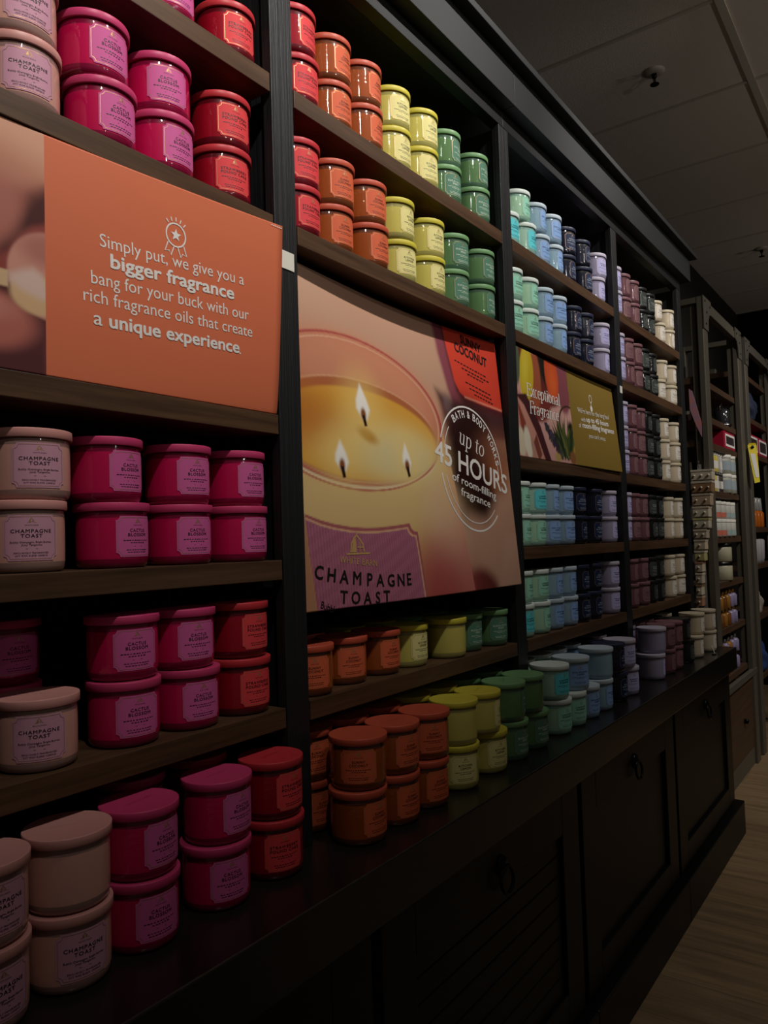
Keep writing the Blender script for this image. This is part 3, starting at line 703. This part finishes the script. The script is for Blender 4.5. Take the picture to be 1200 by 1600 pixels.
    q = Paint(X, Z, 'b56e86'); q.mix(.5+.5*np.sign(np.sin((X+.09*(Z-1.2))*2*np.pi/.0075)), 'a25e74')
    q2 = Paint(X, Z, '000000'); q2.c[:] = 0; q2.poly(lab2, 'ffffff', .001); a = q2.c[..., :1]
    p.c = p.c*(1-a)+q.c*a
    p.poly([(-.1, 1.345), (.060, 1.343), (.069, 1.269), (.088, 1.15), (-.1, 1.15)], 'b98361', .002)
t2 = thing('poster', 'tall poster of a three-wick candle burning, up to 45 hours', 'poster', (0, 0, 0))
poster_sheet('printed_board', .0575, .846, 1.176, 1.795, 330, 260, y2, paint2, 'c69a80', t2)
Lw, Lk, Lg = [], [], []
cx, cz, RO, RI = .655, 1.457, .1465, .1285
tl = math.radians(-11)
for a0, a1 in ((-1, 165), (197, 322)): stroke(Lw, arc(cx, cz, RO, RO, a0-10, a1-10, 60), .0042)
for a0, a1 in ((145, 172), (2, 22)): stroke(Lw, arc(cx, cz, RI, RI, a0-10, a1-10, 12), .0022)
stroke(Lw, arc(cx, cz, RI, RI, 190, 312, 50), .0022)
ring_txt = 'BATH & BODY WORKS'
wd = [.62 if c == ' ' else (1.25 if c == 'W' else .5 if c == '&' and False else 1.0) for c in ring_txt]
span = math.radians(117); tot = sum(wd); a = math.radians(133-10)
for c, w in zip(ring_txt, wd):
    am = a-span*w/tot/2; a -= span*w/tot
    if c != ' ': put_text(Lw, c, cx+.1295*math.cos(am), cz+.1295*math.sin(am), .0120*w, .0175, .02, rot=am-math.pi/2)
serif_text(Lw, 'up to', .662, 1.5165, .118, .040, tl-.03, .16, .11, .04)
put_text(Lw, '45 HOURS', .6575, 1.4575, .338, .048, .016, 1.0, tl)
put_text(Lw, 'of room-filling', .654, 1.4125, .208, .0245, .01, 1.0, tl)
put_text(Lw, 'fragrance', .652, 1.3855, .138, .0245, .01, 1.0, tl)
for ch, x, z, r in (('C', .0905, 1.2375, -.16), ('H', .122, 1.2315, -.15), ('A', .155, 1.2265, -.14), ('M', .190, 1.222, -.12), ('P', .226, 1.2175, -.10), ('A', .257, 1.2145, -.08), ('G', .290, 1.2125, -.05), ('N', .322, 1.2115, -.03), ('E', .349, 1.2115, 0.0)):
    put_text(Lk, ch, x, z+.005, None, .0230, .024, rot=r)
for ch, x, z, r in (('T', .152, 1.1905, -.12), ('O', .184, 1.187, -.10), ('A', .217, 1.184, -.09), ('S', .247, 1.1825, -.07), ('T', .274, 1.1825, -.05)):
    put_text(Lk, ch, x, z+.005, None, .0220, .024, rot=r)
put_text(Lk, 'SUNNY', .728, 1.772, .088, .021, .03, rot=-.12); put_text(Lk, 'COCONUT', .722, 1.743, .143, .023, .03, rot=-.13)
random.seed(3)
for (x0, x1, z) in ((.640, .775, 1.716), (.668, .79, 1.7015), (.69, .76, 1.690), (.675, .79, 1.668), (.69, .79, 1.655), (.71, .80, 1.642)):
    x = x0
    while x < x1:
        w = random.uniform(.006, .013); stroke(Lk, [(x, z-(x-x0)*.14), (x+w, z-(x+w-x0)*.14)], .0028); x += w+.004
put_text(Lk, 'Bubbl', .109, 1.1815, .034, .0125, .01, rot=-.35)
s = .046; bx, bz = .196, 1.289
barn(Lg, bx, bz, s*.88)
put_text(Lg, 'WHITE BARN', .197, 1.2575, .106, .0115, .006, 1.1, -.11)
lettering(Lw, y2, M_WHITE, t2, 'white_lettering'); lettering(Lk, y2, M_INK, t2, 'black_lettering')
lettering(Lg, y2, mat('printed_gold', 'c79f63', .45), t2, 'gold_emblem')

# --- photo and gold text poster (third bay)
def y3(X, Z):
    v = np.clip((1.807-Z)/.30, 0, 1); u = np.clip((X-.905)/.785, 0, 1)
    return .004+.016*u*(1-v)-.012*u*v+.005*np.sin(u*np.pi)*(1-v)
def paint3(p):
    X, Z = p.X, p.Z
    sp = 1.279+(1.797-Z)*.035
    q = Paint(X, Z, 'd6a49a')
    q.mix(ss(1.66, 1.52, Z)*.5, 'c58d84')
    q.ell(1.10, 1.775, .19, .115, '6d2b27', .06)
    q.ell(1.04, 1.66, .09, .05, '7a302b', .15)
    q.poly([(1.10, 1.68), (1.18, 1.70), (1.14, 1.72)], 'dba9a0', .008)
    q.ell(1.24, 1.74, .055, .085, '8a4a52', .15)
    q.ell(1.09, 1.80, .03, .08, '1c1a15', .25, .3); q.ell(1.06, 1.74, .022, .05, '2a241b', .3, -.2)
    q.poly([(1.00, 1.81), (1.03, 1.81), (1.045, 1.755), (1.035, 1.75)], 'b59a98', .004)
    q.ell(1.028, 1.725, .045, .085, 'a4563a', .15)
    q.ell(.975, 1.735, .046, .078, 'cdb22a', .10, -.15); q.ell(.965, 1.75, .022, .05, 'e0cb45', .8, -.15, .7)
    q.ell(.912, 1.755, .02, .06, '55614a', .2)
    q.ell(1.155, 1.76, .050, .075, 'd0502a', .10, .1); q.ell(1.16, 1.735, .03, .04, 'e5682f', .8, op=.8)
    q.poly([(.90, 1.69), (.955, 1.665), (1.03, 1.59), (1.10, 1.50), (.90, 1.50)], 'c98d7c', .006)
    q.poly([(.90, 1.668), (.95, 1.645), (1.02, 1.578), (1.075, 1.50), (1.115, 1.50), (1.05, 1.60), (.965, 1.678)], '4a2226', .003)
    q.poly([(.905, 1.66), (.955, 1.60), (.965, 1.57), (.93, 1.57)], '8a3f30', .005)
    q.ell(.925, 1.545, .025, .04, 'd9cbb0', .2, .3); q.ell(.965, 1.545, .02, .045, 'e2d9c4', .2, .3); q.ell(1.0, 1.53, .012, .035, 'b98a78', .3, .4)
    q.poly([(1.0, 1.55), (1.02, 1.575), (1.05, 1.52), (1.03, 1.50)], '7d4136', .003)
    q.ring(1.265, 1.63, .075, .05, .07, '4d3527', .3, zmin=1.60)
    q.ell(1.27, 1.585, .03, .05, '241a12', .2); q.ell(1.285, 1.56, .012, .05, 'b08a35', .5)
    random.seed(11)
    for k in range(44):
        t = random.random(); bx = 1.195+random.uniform(-.01, .06); bz = 1.515+.02*random.random()
        an = math.radians(random.uniform(55, 140)); ln = random.uniform(.06, .145)
        ex, ez = bx+ln*math.cos(an), bz+ln*math.sin(an); w = random.uniform(.004, .010)
        nx, nz = -math.sin(an)*w, math.cos(an)*w
        q.poly([(bx-nx*.4, bz-nz*.4), ((bx+ex)/2-nx, (bz+ez)/2-nz), (ex, ez), ((bx+ex)/2+nx, (bz+ez)/2+nz), (bx+nx*.4, bz+nz*.4)], random.choice(['3f4a26', '2c3a22', '59602f', '6d6f38', '23301d']), .0015)
    for k in range(70):
        t = k/69; q.ell(1.088+.09*t+random.uniform(-.008, .008)*(.4+t), 1.603-.066*t+random.uniform(-.012, .012)*(.5+t), .010, .006, random.choice(['3a2f45', '4a4055', '2c2a33', '38402c']), .4, random.uniform(0, 3))
    q.ell(1.27, 1.525, .025, .02, '8a5a35', .3); q.ell(1.16, 1.52, .02, .012, 'b59a55', .4)
    p.c[:] = np.array(lin('8c7232'))
    m = X < sp; p.c[m] = q.c[m]
t3 = thing('poster', 'small poster, fruit photo beside a gold panel with white text', 'poster', (0, 0, 0))
poster_sheet('printed_board', .9085, 1.690, 1.5065, 1.797, 330, 130, y3, paint3, '8c7232', t3)
L = []
serif_text(L, 'Exceptional', 1.088, 1.6885, .236, .034, .005, 0, .155, .055)
serif_text(L, 'Fragrance', 1.085, 1.6415, .200, .034, .0, 0, .155, .055)
put_text(L, "We're here for the long haul", 1.4815, 1.684, .279, .0215, .0, rot=.028)
put_text(L, 'with', 1.383, 1.6560, .038, .0140, .0, rot=.02); put_text(L, 'up to 45 hours', 1.510, 1.6600, .198, .0215, .03, rot=.03)
put_text(L, 'of', 1.349, 1.6345, .020, .0145, .0, rot=.02); put_text(L, 'room-filling fragrance', 1.513, 1.6385, .284, .0220, .03, rot=.026)
put_text(L, "you can't miss.", 1.490, 1.6075, .150, .0185, .0, rot=.012)
stroke(L, arc(1.467, 1.732, .012, .012, 0, 360, 24)[:-1], .0026, closed=True); stroke(L, [(1.467, 1.720), (1.467, 1.704)], .004)
L.append((np.array(arc(1.467, 1.700, .010, .010, 0, 360, 20)[:-1]+[(1.467, 1.700)]), [(i, (i+1) % 20, 20) for i in range(20)]))
lettering(L, y3, M_WHITE, t3)

# --- shelf price tags clipped to the posts
def card(name, label, cat, x0, x1, z0, z1, y, m, grp=None, loc=(0, 0, 0), rz=0):
    b = MB(); b.box((x0, y, z0), (x1, y+.0012, z1), 0, .0004)
    return tag(b.build(name, m, None, loc), label, cat, grp)
card('price_tag', 'blank white tag on the first black post beside the orange poster', 'tag', .013, .044, 1.755, 1.786, -.0018, M_TAG)
card('price_tag', 'tiny white tag on the black post beside the gold poster', 'tag', 1.722, 1.746, 1.787, 1.812, -.0018, M_TAG)

# ------------------------------------------------------------------ metal racks beyond the black unit
def rack(x0, x1, label, shelves, drawer):
    t = thing('metal_rack', label, 'rack', (x0, 0, 0)); w = x1-x0; d0, d1 = -.012, .36; pw = .085; top = 2.435
    for px in (0, w-pw):
        b = MB(); b.box((px, d0, .0), (px+pw, d0+.03, top), 0, .004)
        b.box((px+.012, d0+.03, .0), (px+pw-.03, d0+.06, top)); b.build('post', M_METAL, t)
        b = MB(); b.box((px, d1-.04, .0), (px+pw*.6, d1, top), 0, .004); b.build('post', M_METAL, t)
    b = MB(); b.box((pw, d0, top-.06), (w-pw, d0+.03, top-.018), 0, .003); b.box((pw, d0+.004, top-.016), (w-pw, d0+.03, top), 0, .002); b.build('top_rail', M_METAL, t)
    b = MB(); b.box((.0, d0+.03, top-.03), (.05, d1-.04, top-.002)); b.build('side_rail', M_METAL, t)
    for sx, px in ((1, 0), (-1, w)):
        g = MB(); P = [(px-sx*.002, top+.002), (px+sx*.16, top+.002), (px+sx*.16, top-.062), (px+sx*.115, top-.075), (px+sx*.095, top-.105), (px+sx*.088, top-.16), (px-sx*.002, top-.16)]
        n = len(P); vs = [(x, d0-.005, z) for x, z in P]+[(x, d0-.0005, z) for x, z in P]
        fs = [tuple(range(n)), tuple(range(2*n-1, n-1, -1))]+[(i, (i+1) % n, n+(i+1) % n, n+i) for i in range(n)]
        g.add(vs, fs); go = g.build('corner_gusset', M_METAL2, t)
        r = MB()
        for rx, rz in ((.03, -.02), (.13, -.03), (.04, -.13), (.06, -.07)):
            r.lathe([(.0, 0), (.006, 0), (.005, .003), (0, .004)], 10, cap0=False, cap1=False, c=(0, 0, 0))
            k = 40; r.v[-k:] = [(px+sx*rx+x, d0-.005-z, top+rz+y) for x, y, z in r.v[-k:]]
        r.build('rivets', M_PULL, go)
    for z in shelves:
        b = MB(); b.box((.02, d0+.032, z-.032), (w-.02, d1, z), 0, .0015); b.build('shelf', M_BROWN, t)
    if drawer:
        b = MB(); b.box((.03, d0+.03, .525), (w-.03, d1, .555), 0, .001); b.build('shelf', M_BROWN, t)
        b = MB(); b.box((.0, d0-.004, .49), (w, d0+.02, .524), 0, .003); b.build('bottom_rail', M_METAL, t)
        b = MB(); b.box((pw-.03, d0+.012, .10), (w-pw+.02, d0+.04, .488), 0, .003); dr = b.build('drawer', M_BROWN, t)
        k = MB(); k.lathe([(0, 0), (.012, 0), (.014, .014), (.009, .022), (0, .023)], 16, cap0=False, cap1=False)
        k.v = [(w*.62+x, d0+.012-z, .285+y) for x, y, z in k.v]; k.build('knob', M_PULL, dr)
        b = MB(); b.box((.03, d0+.016, .0), (w-.03, d0+.05, .098), 0, .002); b.build('skirting', M_GREYB, t)
    return t
rack(2.965, 3.860, 'grey-bronze metal rack of bottles beside the black candle wall', (2.05, 1.872, 1.742, 1.500, 1.267, 1.036, .80), True)
rack(3.965, 4.86, 'farther grey-bronze metal rack with the yellow tag', (2.25, 1.99, 1.775, 1.315, 1.09, .78, .42), False)

def lathe_thing(name, label, cat, loc, body, mb_, lid=None, ml_=None, band=None, mband=None, group=None, n=24):
    t = thing(name, label, cat, loc, 0, group)
    b = MB(); b.lathe(body, n); b.build('body', mb_, t)
    if lid: b = MB(); b.lathe(lid, n); b.build('cap', ml_, t)
    if band: b = MB(); b.lathe(band, n, cap0=False, cap1=False); b.build('wrapper', mband, t)
    return t
def tub(r, h): return [(r*.9, 0), (r, .004), (r, h-.004), (r*.95, h)]
# row of slim tubes with jars, two tiers
MT = [mat('tube_'+c, c, .4) for c in ('b9b4c0', 'c9c6c4', 'b4b0a4', 'd0c98a', 'd9c24e', 'cfcabf', '4a3c36', '3a2f2c')]
M_DKCAP = mat('dark_cap', '2a2826', .3)
ordw = ['first', 'second', 'third', 'fourth', 'fifth', 'sixth', 'seventh', 'eighth']
for tier in range(2):
    for i in range(8):
        x = 3.115+.048*i; z = 1.5003+tier*.104
        ci = [[0, 1, 2, 4, 4, 5, 6, 7], [0, 0, 1, 3, 4, 4, 2, 1]][tier][i]
        lathe_thing('slim_jar', f"{'upper' if tier else 'lower'} row, {ordw[i]} slim jar from the black wall, metal rack shelf with yellow jars", 'jar', (x, .055, z), tub(.021, .086), MT[ci], [(.0215, .0865), (.0218, .0875), (.0218, .1025), (.02, .1035)], M_TAG if tier else M_DKCAP, [(.0214, .02), (.0214, .06)], M_TAG if i % 3 else MT[2], 'slim jars on the metal rack', 16)
    for i in range(2):
        lathe_thing('wide_jar', f"{'upper' if tier else 'lower'} wide grey jar, {ordw[i]} beside the slim jars", 'jar', (3.54+.115*i, .06, 1.5003+tier*.104), tub(.052, .086), mat('grey_wax', 'a7a596', .4), [(.0525, .0865), (.053, .0875), (.053, .1025), (.05, .1035)], M_TAG, [(.0525, .02), (.0525, .07)], mat('bluegrey_label', '9aa6ac', .5), 'wide jars on the metal rack', 24)
# wrapped white candles with coral prints
M_WCAN = mat('white_wrapped_glass', 'c9c7be', .35); M_CORAL = mat('coral_print', 'd0745e', .5); M_TEAL = mat('pale_teal_print', '9fb3b0', .5)
for tier in range(2):
    for i in range(5):
        x = 3.14+.112*i
        lathe_thing('white_candle', f"{'upper' if tier else 'lower'} white candle, {ordw[i]} from the black wall, {'coral print' if i in (1, 2) else 'pale print'}", 'candle', (x, .06, 1.2673+tier*.0915), tub(.052, .074), M_WCAN, [(.0525, .0745), (.053, .0755), (.053, .090), (.050, .0913)], M_TAG, [(.0524, .008), (.0524, .034)], M_CORAL if i in (1, 2) else M_TEAL, 'white candles on the metal rack', 24)
# cream candles with dark metal lids, and a small bottle
M_CREAM = mat('cream_wax', 'bdb69a', .35, coat=.5); M_DKL = mat('dark_metal_lid', '3a3634', .25, metal=.9)
for tier in range(2):
    lathe_thing('cream_candle', f"{'upper' if tier else 'lower'} of two large cream candles with dark lids on the metal rack", 'candle', (3.45, .07, 1.0363+tier*.098), tub(.062, .079), M_CREAM, [(.0625, .0795), (.063, .081), (.063, .096), (.060, .0978)], M_DKL, n=32)
t = thing('pump_bottle', 'small white bottle with pale blue face beside cream candles', 'bottle', (3.16, .05, 1.0363))
b = MB(); b.box((-.03, -.02, 0), (.03, .02, .105), 0, .006); b.build('body', mat('white_plastic', 'c4c0bc', .4), t)
b = MB(); b.box((-.004, -.0215, .01), (.028, -.0203, .095)); b.build('face_label', mat('pale_blue_label', '8ea3c4', .5), t)
b = MB(); b.lathe([(.013, .105), (.013, .122), (.011, .124)], 16); b.build('cap', M_DKL, t)
for i, (x, z) in enumerate(((3.06, 1.0363), (3.06, 1.134))):
    lathe_thing('cream_candle', f"{'lower' if i == 0 else 'upper'} cream candle glimpsed behind the rack's front post", 'candle', (x, .16, z), tub(.045, .078), M_CREAM, [(.0455, .0785), (.046, .08), (.046, .094), (.043, .0955)], M_CHROME, n=24)
lathe_thing('cream_candle', 'grey candle with chrome lid behind the post, above the beaded boxes', 'candle', (3.06, .20, 1.5003), tub(.048, .078), mat('grey_wax', 'a7a596', .4), [(.0485, .0785), (.049, .08), (.049, .094), (.045, .0955)], M_CHROME, n=24)
# amber and lilac bottles
M_AMB = mat('amber_glass', '7a4a1c', .15, coat=.6); M_AMB2 = mat('honey_glass', '9a6a2c', .15, coat=.6); M_LIL = mat('lilac_bottle', '8f84a6', .3); M_GCAP = mat('gold_cap', 'd8a54a', .2, metal=1.0)
bot = [(.022, 0), (.025, .003), (.025, .058), (.018, .066), (.011, .069)]
for z0, zn in ((.8003, 'fifth'), (.5553, 'lowest')):
    for tier in range(2):
        for i in range(7):
            x = 3.12+.082*i
            m = (M_LIL if i >= 5 else (M_AMB, M_AMB2)[(i+tier) % 2]) if zn == 'fifth' else (M_LIL if i in (3, 5, 6) else (M_AMB2, M_CREAM)[i % 2])
            if zn == 'lowest' and tier == 0: m = (M_AMB2 if i < 5 else M_LIL)
            lathe_thing('small_bottle', f"{'upper' if tier else 'lower'} small {'lilac' if m == M_LIL else 'cream' if m == M_CREAM else 'amber'} bottle, {ordw[i]} along, {zn} shelf of metal rack", 'bottle', (x, .05, z0+tier*.0905), bot, m, [(.0125, .0695), (.0128, .0705), (.0128, .089), (.0115, .0903)], M_GCAP if zn == 'fifth' or tier == 0 else M_CHROME, group='small bottles on the '+zn+' shelf of the metal rack', n=16)
# red gift boxes with a white window frame
M_RED = mat('crimson_card', 'b01c3c', .4); M_WIN = mat('dark_window_print', '3a2f30', .4)
def giftbox(x, z, w, h, label):
    t = thing('gift_box', label, 'gift box', (x, .02, z), 0, 'red gift boxes on the racks')
    b = MB(); b.box((0, 0, 0), (w, .1, h), 0, .002); b.build('carton', M_RED, t)
    b = MB(); fz = .012
    b.box((.03, -.002, fz), (w-.012, -.0004, fz+.012)); b.box((.03, -.002, h-fz-.012), (w-.012, -.0004, h-fz)); b.box((.03, -.002, fz+.012), (.042, -.0004, h-fz-.012)); b.box((w-.024, -.002, fz+.012), (w-.012, -.0004, h-fz-.012))
    b.build('white_frame', M_WHITE, t)
    b = MB(); b.box((.0425, -.001, fz+.0125), (w-.0245, -.0004, h-fz-.0125)); b.build('window_print', M_WIN, t)
giftbox(3.46, 1.7423, .27, .092, 'crimson gift box with framed window on the nearer rack')
giftbox(4.10, 1.7753, .34, .115, 'crimson white-framed gift box behind the yellow tag')
giftbox(4.46, 1.7753, .30, .115, 'second crimson white-framed gift box on the farther rack')
# dim lantern on the upper shelf of the nearer rack
t = thing('lantern', 'dim glass lantern with bright base high on the metal rack', 'lantern', (3.62, .06, 1.8723))
b = MB(); b.lathe([(.05, 0), (.05, .012), (.046, .014)], 24); b.build('base', M_CHROME, t)
b = MB(); b.lathe([(.04, .014), (.042, .02), (.042, .085), (.03, .10)], 24); b.build('glass', mat('smoked_glass', '2c2b2e', .1, coat=.8), t)
b = MB(); b.tube([(-.036, 0, .092), (-.028, 0, .118), (0, 0, .132), (.028, 0, .118), (.036, 0, .092)], .004); b.build('handle', M_CHROME, t)
# farther rack: orange bottles, white tubes, folded bag, dark blue bag
M_ORB = mat('orange_soap', 'b8601c', .2, coat=.5); M_CLR = mat('clear_cap_grey', '8c8a86', .25)
for i in range(5):
    lathe_thing('soap_bottle', f"orange bottle with grey cap, {ordw[i]} along the farther rack", 'bottle', (4.09+.105*i, .05, 1.3153), [(.03, 0), (.034, .004), (.034, .09), (.024, .105)], M_ORB, [(.0245, .1055), (.026, .107), (.021, .185), (.018, .187)], M_CLR, group='orange bottles on the farther rack', n=20)
    lathe_thing('lotion_tube', f"white lotion tube, {ordw[i]} along the farther rack", 'tube', (4.09+.105*i, .05, 1.0903), [(.024, 0), (.024, .022), (.027, .026), (.030, .14), (.022, .15)], mat('white_tube', 'a9a5a6', .4), group='white tubes on the farther rack', n=20)
def sack(name, label, loc, sx, sy, sz, m, seed):
    bm = bmesh.new(); bmesh.ops.create_icosphere(bm, subdivisions=4, radius=1); rr = random.Random(seed); ph = [rr.uniform(0, 6) for _ in range(6)]
    for v in bm.verts:
        c = v.co; k = 1+.10*math.sin(6*c.x+ph[0]+3*c.z)+.08*math.sin(9*c.z+ph[1]+4*c.x)+.06*math.sin(13*c.y+ph[2]+7*c.x)
        v.co = Vector((c.x*sx*k, c.y*sy*k, max(-.72, c.z)*sz*(1 if c.z < 0 else k)+.72*sz))
    b = MB(); bm.verts.index_update(); b.add([v.co[:] for v in bm.verts], [[v.index for v in f.verts] for f in bm.faces], 0, True); bm.free()
    t = thing(name, label, 'bag', loc); b.build('pouch', m, t)
    b = MB(); b.tube([(-.05*sx/.12, -.3*sy, 1.55*sz), (-.03, -.3*sy, 1.9*sz), (.03, -.3*sy, 1.9*sz), (.05*sx/.12, -.3*sy, 1.55*sz)], .007); b.build('handle', m, t)
M_CLOTH = mat('beige_canvas', 'b5a99a', .9, var=((6, 6, 20), '8f8478')); M_NAVYC = mat('navy_cloth', '232c45', .8)
sack('canvas_bag', 'crumpled beige canvas bag on the farther rack', (4.22, .06, .7803), .18, .05, .095, M_CLOTH, 2)
sack('dark_bag', 'dark navy bag on the upper shelf of the farther rack', (4.35, .07, 1.9903), .17, .06, .10, M_NAVYC, 5)
sack('dark_bag', 'deep blue bag low on the farther rack', (4.30, .07, .4203), .17, .06, .11, mat('deep_blue_cloth', '24407a', .7), 8)
# yellow tag hanging from the farther rack's front post
t = thing('sale_tag', 'long yellow tag hanging from the farther metal rack', 'tag', (3.932, -.034, 1.79), math.radians(-55))
b = MB(); b.add([(-.026, 0, 0), (-.017, -.004, .012), (.017, -.004, .012), (.026, 0, 0), (.034, -.004, -.215), (.002, -.006, -.222), (-.026, .001, 0), (-.017, -.003, .012), (.017, -.003, .012), (.026, .001, 0), (.034, -.003, -.215), (.002, -.005, -.222)],
    [(0, 5, 4, 3), (0, 3, 2, 1), (6, 9, 10, 11), (6, 7, 8, 9), (0, 1, 7, 6), (1, 2, 8, 7), (2, 3, 9, 8), (3, 4, 10, 9), (4, 5, 11, 10), (5, 0, 6, 11)]); b.build('card', M_YELLOW, t)
b = MB(); b.add([(-.014, -.0028, -.05), (.010, -.0062, -.19), (.030, -.0062, -.187), (.014, -.0028, -.05)], [(0, 1, 2, 3)]); b.build('white_strip', M_TAG, t)
b = MB(); b.lathe([(.004, 0), (.009, 0), (.009, .002), (.004, .002)], 16); b.v = [(x, -.005-z, -.012+y) for x, y, z in b.v]; b.build('eyelet', M_PULL, t)
b = MB(); b.tube([(0, -.006, -.006), (0, .012, .012), (.010, .034, .014), (.0155, .0475, .004)], .0016, 6); b.build('hook', M_CHROME, t)
# small angled picture card at the rack's open side
t = thing('picture_card', 'slanting pink and blue picture card at the rack side', 'sign', (0, 0, 0))
b = MB(); P = [(.068, 1.992), (.052, 1.978), (.017, 1.822), (.0185, 1.752), (.045, 1.82), (.067, 1.89)]
b.add([(2.9605, y, z) for y, z in P]+[(2.9640, y, z) for y, z in P], [(5, 4, 3, 2, 1, 0), (6, 7, 8, 9, 10, 11)]+[(i, (i+1) % 6, 6+(i+1) % 6, 6+i) for i in range(6)])
b.build('card', mat('pink_blue_print', 'd8806e', .5, var=((1, 9, 9), '8a8fb4')), t)
# beaded boxes on a hanging strip by the open end of the black unit
t = thing('hanging_strip', 'thin clear strip carrying beaded boxes at the black unit end', 'display strip', (2.93, 0, 0))
b = MB(); b.box((.0315, .028, .90), (.0345, .046, 1.62)); b.build('strip', M_CLR, t)
b = MB(); b.tube([(.0305, .037, 1.61), (.0305, .037, 1.635), (.0305, .044, 1.645), (.0305, .052, 1.636)], .002); b.build('hook', M_CHROME, t)
MBX = [mat('box_'+c, c, .45) for c in ('d0c2ac', '927050', 'b8a084', 'd2c6b0', 'c6baa4', 'b8a892', 'd0bea2', 'bcb27a', 'd0c0a6', 'c4b6a0', 'ccc0a8', 'ae7e62')]
M_BEAD = mat('pearl_bead', 'e2d6bc', .2, coat=.6)
zt = 1.594
hs = [.052, .056, .058, .052, .05, .046, .05, .05, .05, .052, .052, .05]
ws = [.094, .09, .082, .072, .070, .058, .05, .045, .034, .03, .026, .026]
for i, (h, w) in enumerate(zip(hs, ws)):
    h *= 1.035; w *= 1.035; y1_ = .064; y0_ = y1_-w
    t = thing('beaded_box', f"{(['topmost', 'second', 'third', 'fourth', 'fifth', 'sixth', 'seventh', 'eighth', 'ninth', 'tenth', 'eleventh', 'lowest'])[i]} beaded box down the strip at the black unit end", 'box', (2.93, 0, zt-h), 0, 'beaded boxes on the strip')
    b = MB(); b.box((-.03, y0_, 0), (.03, y1_, h-.004), 0, .003); b.build('body', MBX[i], t)
    b = MB(); b.box((-.0315, y0_-.0015, h-.014), (.0315, y1_+.0005, h-.0038), 0, .0012); b.build('lid', MBX[(i+3) % 12], t)
    nb = max(1, int(w/.03))
    for k in range(nb):
        b = MB(); yy = y0_+w*(k+.5)/nb; r = .0055
        b.lathe([(0, -r), (r*.7, -r*.7), (r, 0), (r*.7, r*.7), (0, r)], 12, cap0=False, cap1=False, c=(-.034, yy, h*.42)); b.build('bead', M_BEAD, t)
    zt -= h+.001
# white tag lying at the end of the counter
t = thing('price_tag', 'folded white tag by the cream candles at the counter end', 'tag', (2.43, -.115, ZK+.0004))
b = MB(); b.add([(-.012, 0, 0), (.012, .004, 0), (.006, .012, .034), (-.018, .008, .034), (-.012, .001, 0), (.012, .005, 0), (.006, .013, .034), (-.018, .009, .034)], [(0, 1, 2, 3), (7, 6, 5, 4), (0, 4, 5, 1), (1, 5, 6, 2), (2, 6, 7, 3), (3, 7, 4, 0)]); b.build('card', M_TAG, t)
b = MB(); b.box((-.03, -.006, 0), (-.008, .008, .004), 0, .001); b.build('clip', M_PULL, t)
# sprinkler heads in the ceiling
def sprinkler(x, y, label):
    t = thing('sprinkler_head', label, 'sprinkler', (x, y, CZ), 0, 'ceiling sprinkler heads')
    b = MB(); b.lathe([(.042, -.0005), (.042, -.004), (.030, -.010), (.018, -.012)], 28, cap0=False); b.build('escutcheon', mat('sprinkler_paint', 'a89e92', .6), t)
    b = MB(); b.lathe([(.010, -.012), (.010, -.026), (.006, -.03)], 12); b.tube([(-.009, 0, -.026), (-.013, 0, -.038), (-.004, 0, -.052)], .0025); b.tube([(.009, 0, -.026), (.013, 0, -.038), (.004, 0, -.052)], .0025)
    b.lathe([(.003, -.05), (.018, -.053), (.018, -.0545), (.0, -.0545)], 16, cap1=False); b.build('deflector', M_PULL, t)
sprinkler(2.21, -.037, 'sprinkler head in ceiling over the pale blue candles')
sprinkler(4.64, -.03, 'sprinkler head in ceiling over the farther metal rack')
